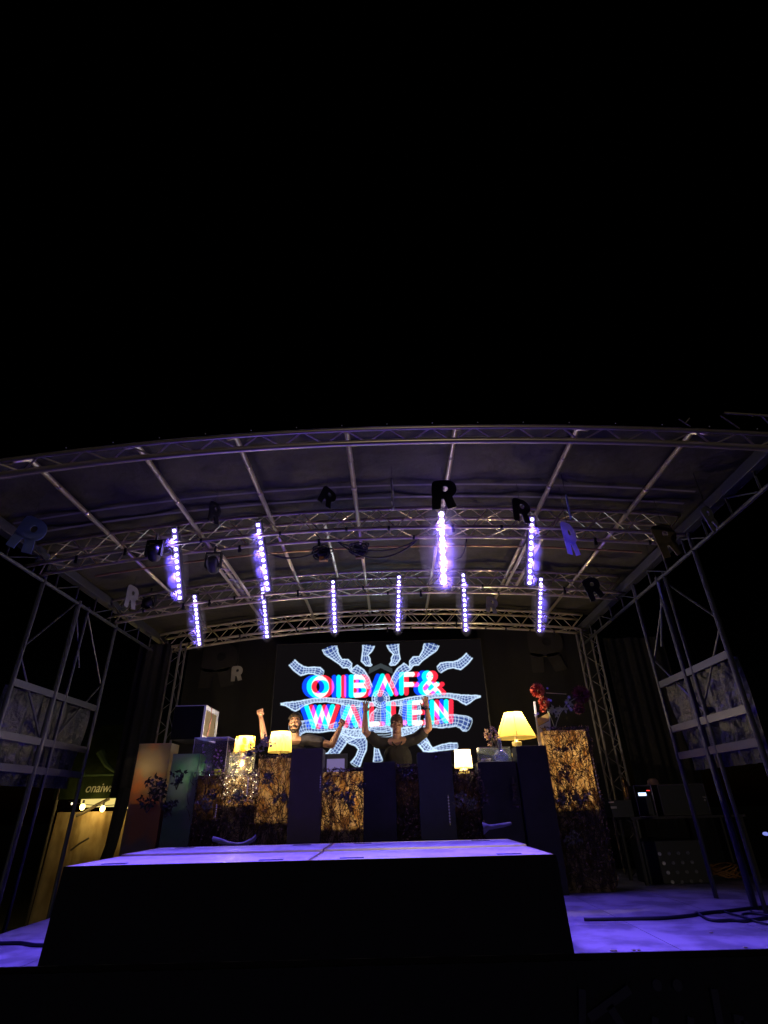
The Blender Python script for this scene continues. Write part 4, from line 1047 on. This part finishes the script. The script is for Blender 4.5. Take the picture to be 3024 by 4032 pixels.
t = thing('cable_loop', at(1350,3036,3.0), 'pale violet cable looped over the top of the wide twig pillar', 'cable')
for k in range(3): MB().tube([at(1295+k*6,3042,3.0), at(1320,3030-k*4,2.95), at(1350,3026+k*3,2.93), at(1385-k*4,3036,2.97)], .005, 6).build('loop', mat('violet_cable%d'%k,(.35,.28,.40),.5), t)
tag(MB().lathe(at(1568,3016,2.95), [(0,-.02),(.012,-.02),(.014,.0),(.008,.015),(0,.018)], 10).build('small_white_knob', WHITEP), 'tiny white knob standing on the narrow twig pillar before the capped man', 'knob')
WR = mat('pale_crumpled_cloth', (.17,.16,.24), .7, bump=(10,.6,.05))
def scrap(pts, y, label):
    b = MB(); P = [at(u, v, y) for u, v in pts]; n = len(P)//2
    for i in range(n): a, c = P[i], P[-1-i]; b.v += [(a.x,a.y,a.z),((a.x+c.x)/2,a.y-.06-.02*math.sin(i*2),(a.z+c.z)/2),(c.x,c.y-.02,c.z)]
    for i in range(n-1): q = i*3; b.f += [(q,q+3,q+4,q+1),(q+1,q+4,q+5,q+2)]
    return tag(b.build('crumpled_sheet', WR, smooth=True), label, 'crumpled sheet')
scrap([(840,3292),(870,3300),(900,3312),(930,3318),(960,3314),(990,3300),(1008,3285),(1012,3300),(995,3318),(962,3330),(930,3334),(900,3330),(866,3322),(838,3312)][:14], 2.48, 'pale violet crumpled sheet lying low before the mound of cloth left of centre')
scrap([(1898,3236),(1925,3246),(1950,3245),(1980,3240),(2010,3236),(2012,3248),(1985,3256),(1955,3262),(1925,3268),(1903,3288)], 2.6, 'pale violet crumpled sheet at the foot of the glass box pillar')

# ------------------------------------------------------------------ people
def baked(mb, name, m_, parent, voxel=.008, smooth_it=6):
    o = mb.build(name, m_, None, smooth=True)
    r = o.modifiers.new('r', 'REMESH'); r.mode = 'VOXEL'; r.voxel_size = voxel; r.use_smooth_shade = True
    s_ = o.modifiers.new('s', 'SMOOTH'); s_.factor = .5; s_.iterations = smooth_it
    bpy.context.view_layer.update()
    dg = bpy.context.evaluated_depsgraph_get(); me2 = bpy.data.meshes.new_from_object(o.evaluated_get(dg))
    o.modifiers.clear(); o.data = me2
    if not me2.materials: me2.materials.append(m_)
    put(o, parent); return o
def chain(mb, pts, rs, n=14):
    """tapered limb with round joints"""
    P = []; Q = []
    for i in range(len(pts)-1):
        a, b = Vector(pts[i]), Vector(pts[i+1])
        for k in range(6): P.append(a.lerp(b, k/6)); f = k/6; Q.append(rs[i]*(1-f)+rs[i+1]*f)
    P.append(Vector(pts[-1])); Q.append(rs[-1]); mb.tube(P, Q, n)
    for p, r in zip(pts, rs): mb.ell(p, (r,r,r), 14, 10)
def open_hand(mb, w_, up, side, fr, k=1.):
    """palm + five spread fingers; w_ wrist, up finger direction, side thumb side"""
    up = Vector(up).normalized(); side = (Vector(side)-up*Vector(side).dot(up)).normalized(); nm = up.cross(side)
    Mx = Matrix((side, nm, up)).transposed()
    mb.ell(w_+up*.052*k, (.042*k,.017*k,.054*k), 16, 12, Mx)
    for i, (off, L, an) in enumerate(((.030,.070,.16),(.010,.080,.04),(-.010,.074,-.06),(-.029,.058,-.2))):
        b = w_+up*.092*k+side*off*k; d1 = (up*math.cos(an)+side*math.sin(an)+nm*.05).normalized(); d2 = (d1+nm*.22).normalized()
        chain(mb, [b, b+d1*L*.5*k, b+d1*L*.5*k+d2*L*.5*k], [.0095*k,.009*k,.0078*k], 8)
    b = w_+up*.03*k+side*.030*k; d1 = (up*.62+side*.75).normalized(); d2 = (up*.85+side*.45).normalized()
    chain(mb, [b, b+d1*.045*k, b+d1*.045*k+d2*.032*k], [.0135*k,.0115*k,.0095*k], 8)
def fist(mb, w_, up, side, k=1.):
    up = Vector(up).normalized(); side = (Vector(side)-up*Vector(side).dot(up)).normalized(); nm = -abs(1)*side.cross(up)
    if nm.y > 0: nm = -nm
    Mx = Matrix((side, nm, up)).transposed()
    mb.ell(w_+up*.05*k, (.042*k,.026*k,.048*k), 16, 12, Mx)
    for i, off in enumerate((.030,.010,-.010,-.029)):
        b = w_+up*(.088-.004*i)*k+side*off*k; r = .0115*k
        chain(mb, [b, b+nm*.030*k+up*.004*k, b+nm*.042*k-up*.024*k, b+nm*.018*k-up*.036*k], [r,r,r*.95,r*.85], 8)
    b = w_+up*.03*k+side*.036*k; chain(mb, [b, b+nm*.034*k+up*.012*k, b+nm*.050*k+up*.022*k-side*.034*k], [.014*k,.0125*k,.0105*k], 8)
def head(mb, c, k, look=0.):
    mb.ell(c+Vector((0,.012*k,.02*k)), (.074*k,.094*k,.098*k), 22, 16)
    mb.ell(c+Vector((0,-.022*k,-.045*k)), (.058*k,.066*k,.070*k), 18, 12)        # jaw
    mb.ell(c+Vector((0,-.068*k,-.098*k)), (.024*k,.020*k,.018*k), 12, 8)          # chin
    mb.tube([c+Vector((0,-.080*k,.022*k)), c+Vector((0,-.102*k,-.012*k)), c+Vector((0,-.108*k,-.030*k))], [.008*k,.013*k,.017*k], 10)   # nose
    for s_ in (-1,1):
        mb.ell(c+Vector((s_*.076*k,.012*k,-.008*k)), (.009*k,.018*k,.030*k), 10, 8)   # ear
        mb.ell(c+Vector((s_*.038*k,-.060*k,-.020*k)), (.024*k,.026*k,.020*k), 10, 8)  # cheek
        mb.ell(c+Vector((s_*.032*k,-.078*k,.030*k)), (.026*k,.012*k,.008*k), 10, 6)   # brow
    mb.ell(c+Vector((0,-.088*k,-.058*k)), (.026*k,.010*k,.007*k), 12, 6); mb.ell(c+Vector((0,-.086*k,-.068*k)), (.022*k,.010*k,.007*k), 12, 6)
EYEW = mat('eye_white', (.5,.48,.45), .3); EYED = mat('eye_dark', (.02,.015,.01), .2); LIP = mat('lip', (.38,.14,.11), .5)
def face(c, k, t):
    for s_ in (-1,1):
        e_ = MB().ell(c+Vector((s_*.031*k,-.0765*k,.010*k)), (.0125*k,.009*k,.0058*k), 10, 8).build('eye', EYEW, t, smooth=True)
        MB().ell(c+Vector((s_*.031*k,-.0865*k,.010*k)), (.0052*k,.003*k,.0050*k), 10, 6).build('pupil', EYED, e_, smooth=True)
        MB().tube([c+Vector((s_*.014*k,-.089*k,.034*k)), c+Vector((s_*.034*k,-.088*k,.039*k)), c+Vector((s_*.053*k,-.076*k,.034*k))], [.0028*k,.0036*k,.002*k], 6).build('eyebrow', HAIR, t)
    MB().tube([c+Vector((-.024*k,-.092*k,-.062*k)), c+Vector((0,-.100*k,-.060*k)), c+Vector((.024*k,-.092*k,-.062*k))], [.003*k,.006*k,.003*k], 6).build('mouth', LIP, t)
K_ = 1.2; YP = 3.62
def body(nm, label, hc, neck, shL, elL, wrL, shR, elR, wrR, teem, hands, k=K_):
    base = Vector((neck.x, YP+.03, 0)); t = thing('person', base, label, 'person')
    mb = MB(); chest = Vector((neck.x, YP+.03, neck.z-.22*k)); pel = Vector((neck.x, YP+.05, .98*k))
    head(mb, hc, k)
    chain(mb, [neck-Vector((0,-.01,.03)), hc-Vector((0,-.012,.03))], [.060*k,.055*k])
    for s_ in (0,1,2):
        dz = (0,.16,.30)[s_]*k; mb.ell(chest-Vector((0,0,dz)), ((.170,.155,.150)[s_]*k,(.105,.10,.10)[s_]*k,(.19,.17,.15)[s_]*k), 20, 14)
    mb.ell(pel, (.16*k,.11*k,.13*k), 20, 14)
    mb.tube([shL, neck+Vector((-.03,0,-.03)), neck+Vector((.03,0,-.03)), shR], [.055*k,.062*k,.062*k,.055*k], 14)
    for sh, el, wr in ((shL,elL,wrL),(shR,elR,wrR)): chain(mb, [sh, sh.lerp(el,.45), el, el.lerp(wr,.35), wr], [.058*k,.050*k,.040*k,.041*k,.027*k])
    for s_ in (-1,1):
        hip = pel+Vector((s_*.085*k,0,-.05*k)); kn = Vector((hip.x+s_*.03, YP+.02, .50*k)); an = Vector((hip.x+s_*.05, YP+.06, .09*k))
        chain(mb, [hip, kn, kn.lerp(an,.35), an], [.088*k,.056*k,.056*k,.036*k]); chain(mb, [an+Vector((0,.03,-.045*k)), an+Vector((s_*.03,-.15*k,-.06*k))], [.036*k,.030*k])
    hands(mb)
    baked(mb, 'body', SKIN, t, .0075, 3)
    cl = MB()
    for s_ in (0,1,2):
        dz = (0,.16,.30)[s_]*k; cl.ell(chest-Vector((0,0,dz)), ((.185,.172,.168)[s_]*k,(.122,.118,.118)[s_]*k,(.20,.18,.17)[s_]*k), 22, 14)
    cl.ell(pel+Vector((0,0,.03)), (.175*k,.128*k,.12*k), 20, 12)
    cl.tube([shL, neck+Vector((-.05,0.02,-.035)), neck+Vector((.05,0.02,-.035)), shR], [.070*k,.070*k,.070*k,.070*k], 16)
    for sh, el in ((shL,elL),(shR,elR)): chain(cl, [sh, sh.lerp(el,.30), sh.lerp(el,.52)], [.072*k,.070*k,.070*k])
    baked(cl, 't_shirt', teem, t, .011, 5)
    tr = MB(); tr.ell(pel-Vector((0,0,.02)), (.170*k,.122*k,.13*k), 20, 12)
    for s_ in (-1,1):
        hip = pel+Vector((s_*.085*k,0,-.05*k)); kn = Vector((hip.x+s_*.03, YP+.02, .50*k)); an = Vector((hip.x+s_*.05, YP+.06, .10*k)); chain(tr, [hip, kn, an], [.100*k,.070*k,.055*k])
        sh_ = MB(); chain(sh_, [an+Vector((0,.04,-.05*k)), an+Vector((s_*.03,-.17*k,-.065*k))], [.046*k,.040*k]); sh_.build('shoe', BLACK, t, smooth=True)
    baked(tr, 'trousers', TROU, t, .014, 4)
    face(hc, k, t)
    return t
Y = YP
hc = at(1162,2848,Y-.02); nk = at(1160,2914,Y)
shL, elL, wrL = at(1105,2926,Y), at(1043,2925,Y-.12), at(1027,2822,Y-.10)
shR, elR, wrR = at(1216,2912,Y), at(1306,2934,Y-.08), at(1340,2862,Y-.12)
def h1(mb):
    fist(mb, wrL, at(1024,2785,Y-.12)-wrL, (1,0,0), 1.18); fist(mb, wrR, at(1354,2828,Y-.14)-wrR, (-1,0,0), 1.18)
t = body('p1', 'bearded man with moustache in dark t-shirt raising both clenched fists behind the booth', hc, nk, shL, elL, wrL, shR, elR, wrR, TEE2, h1)
k = K_
cap_ = MB()   # short hair
for i in range(9):
    for j in range(18):
        ph = .05+i*.15; th = j*2*pi/18
        p = hc+Vector((.077*k*math.sin(ph)*math.cos(th), .012*k+.098*k*math.sin(ph)*math.sin(th), .022*k+.104*k*math.cos(ph)))
        if p.z < hc.z+.030*k and p.y < hc.y+.02*k: continue
        if p.y < hc.y-.03*k and p.z < hc.z+.070*k: continue
        cap_.ell(p, (.020*k,.020*k,.018*k), 8, 6)
baked(cap_, 'hair', HAIR, t, .009, 2)
bd_ = MB(); bd_.ell(hc+Vector((0,-.058*k,-.098*k)), (.038*k,.036*k,.026*k), 14, 10)
for s_ in (-1,1): chain(bd_, [hc+Vector((s_*.071*k,-.008*k,-.025*k)), hc+Vector((s_*.058*k,-.035*k,-.07*k)), hc+Vector((s_*.02*k,-.07*k,-.100*k))], [.008*k,.013*k,.018*k], 8)
baked(bd_, 'beard', HAIR, t, .008, 2)
MB().tube([hc+Vector((-.040*k,-.086*k,-.060*k)), hc+Vector((-.018*k,-.103*k,-.045*k)), hc+Vector((0,-.106*k,-.044*k)), hc+Vector((.018*k,-.103*k,-.045*k)), hc+Vector((.040*k,-.086*k,-.060*k))], [.005*k,.010*k,.009*k,.010*k,.005*k], 8).build('moustache', HAIR, t, smooth=True)

hc = at(1562,2853,Y-.02); nk = at(1563,2916,Y)
shL, elL, wrL = at(1488,2924,Y), at(1437,2880,Y-.14), at(1438,2806,Y-.10)
shR, elR, wrR = at(1638,2908,Y), at(1690,2866,Y-.14), at(1681,2790,Y-.10)
def h2(mb):
    open_hand(mb, wrL, at(1440,2745,Y-.10)-wrL, (1,0,0), 1, 1.12); open_hand(mb, wrR, at(1672,2738,Y-.10)-wrR, (-1,0,0), 1, 1.12)
t = body('p2', 'man in a brown cap and black polo shirt raising both open hands', hc, nk, shL, elL, wrL, shR, elR, wrR, TEE, h2)
cp = MB(); cp.ell(hc+Vector((0,.014*k,.045*k)), (.084*k,.104*k,.088*k), 22, 14)
for i in range(13): a = -.9+i*.15; cp.tube([hc+Vector((.066*k*math.sin(a),-.068*k*math.cos(a),.080*k)), hc+Vector((.074*k*math.sin(a),-.125*k*math.cos(a)-.015,.078*k))], [.014*k,.009*k], 8)
baked(cp, 'cap', CAPM, t, .009, 3)
cl = MB()
cl.tube([nk+Vector((-.07*k,-.035,-.005)), nk+Vector((-.045*k,-.095*k,-.06)), nk+Vector((0,-.118*k,-.10))], .009*k, 6).tube([nk+Vector((.07*k,-.035,-.005)), nk+Vector((.045*k,-.095*k,-.06)), nk+Vector((0,-.118*k,-.10))], .009*k, 6)
cl.build('collar', TEE, t)
wt = wrR+(wrR-elR).normalized()*-.01; d_ = (wrR-elR).normalized(); a_ = d_.orthogonal().normalized(); c_ = d_.cross(a_)
MB().tube([wt+(a_*math.cos(q_*pi/8)+c_*math.sin(q_*pi/8))*.035*k for q_ in range(17)], .010, 6).build('wristwatch', BLACK, t)

# ------------------------------------------------------------------ equipment at the right
WOODD = mat('dark_table', (.03,.026,.022), .6)
t = thing('equipment_table', (4.85,3.75,0), 'dark side table holding mixer rack and flight case at the right of the stage', 'table')
MB().box(4.0,5.6,3.45,4.1,.76,.79).build('table_top', WOODD, t)
for x in (4.05,5.55):
    for y in (3.5,4.05): MB().box(x-.02,x+.02,y-.02,y+.02,0,.759).build('leg', WOODD, t)
t = thing('rack_case', (4.31,3.6,.79), 'small open rack case with white and red glowing display on the side table', 'rack case')
c0, c1 = at(2493,3093,3.5), at(2575,3152,3.5)
x0, x1, z0, z1 = c0.x, c1.x, .792, 1.18; b = MB(); e = .016
b.box(x0,x0+e,3.5,3.9,z0,z1).box(x1-e,x1,3.5,3.9,z0,z1).box(x0+e+.001,x1-e-.001,3.5,3.9,z0,z0+e).box(x0+e+.001,x1-e-.001,3.5,3.9,z1-e,z1)
b.build('case_walls', BLACK, t)
b = MB(); b.tube([(x0,3.497,z0),(x0,3.497,z1),(x1,3.497,z1),(x1,3.497,z0),(x0,3.497,z0)], .006, 4); b.build('metal_edges', mat('case_edge',(.45,.40,.45),.4,.5), t)
MB().box(x0+.02,x1-.02,3.53,3.8,z0+.02,1.05).build('rack_unit', BLACK, t)
zc = at(2528,3129,3.52).z
MB().box(at(2515,3129,3.52).x,at(2545,3129,3.52).x,3.520,3.528,zc-.014,zc+.026).build('white_display', emis('white_readout',(.55,.7,1.),2.2), t)
MB().box(at(2547,3118,3.52).x,at(2565,3118,3.52).x,3.520,3.528,zc+.045,zc+.055).build('red_display', emis('red_readout',(1.,.05,.04),1.6), t)
t = thing('flight_case', (4.82,3.7,.79), 'long black flight case with thin metal edges right of the small rack case', 'flight case')
x0, x1, z0, z1 = 4.52, 5.18, .792, 1.18
MB().box(x0,x1,3.55,4.0,z0,z1).build('panels', BLACK, t, bevel=.008)
b = MB()
for z in (z0+.01,z1): b.tube([(x0,3.545,z),(x1,3.545,z)], .008, 5)
for x in (x0,x1): b.tube([(x,3.545,z0),(x,3.545,z1)], .008, 5)
b.build('metal_edges', mat('dull_edge',(.16,.15,.14),.5,.4), t)
b = MB(); cc = at(2776,3150,3.52); b.ell(cc,(.016,.01,.016),8,6).ell(cc+Vector((.012,0,.035)),(.012,.01,.012),8,6).ell(cc+Vector((-.015,0,.04)),(.01,.01,.01),8,6)
b.build('corner_fittings', mat('corner_chrome',(.8,.75,.6),.25,.6,emit=(1,.8,.5),es=.0), t, smooth=True)
t = thing('sun_hat', (4.56,3.75,1.182), 'brown brimmed hat lying on top of the flight case', 'hat')
MB().lathe((4.56,3.75,1.184), [(0,.085),(.05,.085),(.075,.06),(.08,.01),(.14,.0),(.142,.003)], 24).build('felt', mat('hat_felt',(.20,.13,.09),.9), t, smooth=True)
t = thing('crew_stand', (3.95,3.7,.79), 'dark bottles and boxes crowded at the left end of the side table', 'boxes')
MB().box(3.78,4.08,3.5,3.8,.792,1.0).build('dark_box', BLACK, t); MB().box(at(2390,3125,3.48).x,at(2402,3125,3.48).x+.03,3.48,3.499,.97,.985).box(at(2398,3140,3.48).x,at(2412,3140,3.48).x+.03,3.48,3.499,.90,.925).build('pale_labels', mat('pale_label',(.5,.48,.42),.6), t)
p = at(2440,3000,3.6)
tag(MB().lathe((p.x,3.62,1.0+.002), [(0,0),(.045,0),(.05,.03),(.05,.16),(.02,.22),(.018,.28),(0,.28)], 16).build('bottle', glass('brown_glass',(.25,.15,.07),.5)), 'brown glass bottle standing on the dark box at the end of the side table', 'bottle')
# power distributor with socket grid
t = thing('power_box', (4.55,3.55,0), 'black power distribution box with rows of round sockets standing on the deck', 'power box')
MB().box(4.12,4.95,3.56,3.98,.0,.50).build('housing', BLACK, t, bevel=.01)
for i in range(4):
    for j in range(4):
        p = at(2597+i*37+j*17, 3362+j*37-i*1.5, 3.55)
        M3 = Matrix.Rotation(rad(90), 3, 'X')
        so_ = MB().lathe((p.x,3.558,p.z), [(.022,0),(.022,.016),(.016,.018),(.014,.006),(0,.006)], 14, M=M3).build('socket', mat('socket_%d_%d'%(i,j), (.8,.8,.8) if i == 0 else (.25,.25,.26), .2, .4), t, smooth=True)
def coil(c, R0, r, nturn, label, m_, seed, flat=.35, rise=.0):
    rr = random.Random(seed); P = []
    for k in range(nturn*18):
        a = k*2*pi/18; q = R0*(1+.18*math.sin(a*.37+seed)+rr.uniform(-.04,.04)); P.append(c+Vector((q*math.cos(a)+.03*math.sin(a*.21), q*flat*math.sin(a)*1.6, r+.0+abs(math.sin(a*.5+k*.01))*rise+rr.random()*.01+ (k/18)*r*.6)))
    return tag(MB().tube(P, r, 6).build('cable_coil', m_, smooth=True), label, 'cable')
cc = atz(2880,3470,0); coil(Vector((cc.x,cc.y+.15,.0)), .19, .009, 9, 'tangled coil of orange cable lying on the deck right of the power box', ORC, 3, .5, .13)
ZC = .014
def floor_cable(pts, r, label): 
    P = [atz(u, v, ZC) for u, v in pts]; Q = []
    for i in range(len(P)-1):
        p0, p1, p2, p3 = P[max(0,i-1)], P[i], P[i+1], P[min(len(P)-1,i+2)]
        for k in range(6):
            f = k/6; Q.append(.5*((2*p1)+(-p0+p2)*f+(2*p0-5*p1+4*p2-p3)*f*f+(-p0+3*p1-3*p2+p3)*f**3))
    Q.append(P[-1]); return tag(MB().tube(Q, r, 6).build('floor_cable', CABLE, smooth=True), label, 'cable')
floor_cable([(2300,3620),(2400,3619),(2500,3617),(2600,3615),(2700,3607),(2735,3602),(2790,3593),(2850,3588),(2920,3580),(2970,3574),(3040,3570)], .016, 'long black cable running across the violet deck from the booth to the right edge')
floor_cable([(2735,3602),(2745,3595),(2760,3605),(2790,3620),(2830,3625),(2880,3623),(2930,3626),(2955,3622),(3040,3612)], .014, 'black cable looping forward below the long deck cable')
floor_cable([(2850,3588),(2880,3598),(2920,3608),(2950,3618),(2985,3630),(3040,3642)], .010, 'thin black cable crossing from the loop to the lower right')
floor_cable([(2930,3612),(2922,3603),(2940,3597),(2980,3598),(3040,3606)], .010, 'small black cable loop at the far right of the deck')
floor_cable([(-60,3713),(0,3714),(80,3713),(130,3720),(180,3722),(220,3726),(300,3728)], .016, 'black cable lying across the violet deck at the left edge')
floor_cable([(2960,3580),(2958,3588),(3000,3595),(3040,3597)], .008, 'thinnest black cable strand beside the small loop')
tag(MB().ell(at(3015,3283,6.), (.05,.05,.03), 10, 6).build('distant_lamp', emis('blue_spark',(.3,.35,1.),.8)), 'tiny blue light far away in the dark at the right edge', 'light')

# ------------------------------------------------------------------ food tent at left
YT = 9.0
tp = at(390,3120,YT)
t = thing('food_tent', (tp.x,YT+1,-1.1), 'green roofed food tent with cream side wall glowing behind the left of the stage', 'tent')
def tq(mb, pts, y0, y1=None):
    P = [at(u, v, y0) for u, v in pts]; mb.quad(*P)
b = MB(); A_, B_ = at(330,3100,YT), at(560,3100,YT)
# awning roof: slopes up and away; valance in front
zv1, zv0 = at(390,3055,YT).z, at(390,3145,YT).z; xl, xr = at(318,3100,YT).x-.6, at(600,3100,YT).x+1.2
n = 40
for i in range(n+1):
    x = xl+(xr-xl)*i/n; b.v += [(x, YT+.02*math.sin(x*14), zv0), (x, YT+.01*math.sin(x*14), zv1), (x, YT+1.5, zv1+1.35)]
for i in range(n): q = 3*i; b.f += [(q,q+3,q+4,q+1),(q+1,q+4,q+5,q+2)]
b.build('roof_cloth', TENTG, t, smooth=True)
b = MB(); b.tube([(xl,YT-.03,zv1+.02),(xr,YT-.03,zv1+.02)], .03, 6); b.tube([at(395,2960,YT-.1), at(420,3010,YT-.1), at(460,3045,YT-.1)], [.10,.07,.03], 8)
b.build('roof_folds', mat('green_fold',(.05,.09,.03),.8), t)
# writing on the valance
TXT = bpy.data.curves.new('lettering', 'FONT'); TXT.body = 'onaiwa'; TXT.shear = .25; TXT.extrude = .002; TXT.offset = .006
a0, a1 = at(333,3120,YT-.06), at(445,3116,YT-.06); TXT.size = 1.; TXT.space_character = 1.0
to = bpy.data.objects.new('lettering', TXT); sc.collection.objects.link(to); bpy.context.view_layer.update()
dg = bpy.context.evaluated_depsgraph_get(); tm = bpy.data.meshes.new_from_object(to.evaluated_get(dg)); bpy.data.objects.remove(to)
s0 = (a1.x-a0.x)/max(v.co.x for v in tm.vertices); sgl = MB()
for v in tm.vertices: v.co = Vector((a0.x+v.co.x*s0, YT-.06-v.co.z, a0.z+v.co.y*s0*1.15))
tm.materials.clear(); tm.materials.append(mat('pale_lettering', (.55,.55,.42), .7))
to = bpy.data.objects.new('lettering', tm); sc.collection.objects.link(to); put(to, t)
# bright serving hatch, wall with folds, poles
hz0, hz1 = at(390,3178,YT+.6).z, at(390,3142,YT+.6).z
MB().box(at(318,3160,YT+.6).x, at(446,3160,YT+.6).x+1.3, YT+.6, YT+.62, hz0, hz1+.1).build('lit_back_wall', emis('lit_cream',(1.,.76,.22),.9), t)
b = MB(); z0, z1 = -1.08, at(390,3195,YT+.1).z; n = 90
for i in range(n+1):
    x = xl+.15+(xr-xl-.3)*i/n; b.v += [(x,YT+.1+.12*math.sin(x*9)+.05*math.sin(x*21),z0),(x,YT+.1+.05*math.sin(x*9),z1)]
for i in range(n): q = 2*i; b.f.append((q,q+2,q+3,q+1))
b.build('side_wall', TENTW, t, smooth=True)
b = MB(); b.tube([at(300,3212,YT-.15), at(330,3200,YT-.15), at(380,3170,YT-.15), at(430,3145,YT-.15)], .035, 6); b.tube([at(278,3348,YT-.1), at(312,3322,YT-.1), at(350,3300,YT-.1)], .02, 6)
b.tube([(xl+.1,YT,-1.1),(xl+.1,YT,zv1)], .03, 6); b.build('tent_poles', mat('tent_pole',(.10,.08,.05),.6), t)
lamp('POINT', 'tent_light', (tp.x, YT+.35, hz0-.1), 13, (1,.72,.25), t, size=.05)
for i, (u, v, lb) in enumerate(((325,3177,'leftmost glowing warm bulb on the food tent string'),(404,3184,'middle glowing warm bulb of the food tent'),(505,3170,'glowing warm bulb nearest the booth, right of the dark drape'))):
    c = at(u, v, YT-.25); q = thing('light_bulb', c, lb, 'bulb', 'bulbs strung before the food tent')
    MB().ell(c, (.055,.055,.07), 14, 10).build('glass_bulb', emis('warm_bulb%d'%i,(1,.74,.22),9,False), q, smooth=True)
    MB().tube([c+Vector((0,0,.06)), c+Vector((0,0,.14))], .025, 8).build('bulb_socket', BLACK, q)
    lamp('POINT', 'bulb_light', c+Vector((0,-.12,0)), 4, (1,.7,.25), q, size=.04)
tag(MB().tube(cat(at(270,3155,YT-.25), at(600,3140,YT-.25), .12, 20), .008, 5).build('string_wire', CABLE), 'thin black wire carrying the warm bulbs before the food tent', 'wire')
tag(MB().ell(at(283,3164,YT), (.02,.02,.03), 8, 6).build('small_far_lamp', emis('far_warm',(1,.8,.5),2.5,False)), 'tiny pale light left of the food tent bulbs', 'light')


# ------------------------------------------------------------------ thin smoke drifting round the light bars
SMK = bpy.data.materials.new('thin_smoke'); SMK.use_nodes = True
n = SMK.node_tree.nodes; l = SMK.node_tree.links; n.remove(n['Principled BSDF']); v_ = n.new('ShaderNodeVolumePrincipled')
v_.inputs['Color'].default_value = (.9,.9,.95,1); v_.inputs['Density'].default_value = .55
l.new(v_.outputs[0], n['Material Output'].inputs['Volume'])
b = MB()
for c, Mx, L, bright in wisps:
    b.ell(c, (.15,.15,L*.62) if not bright else (.30,.24,L*.72), 20, 14, Mx)
o = b.build('smoke', SMK, smooth=True); o['kind'] = 'stuff'
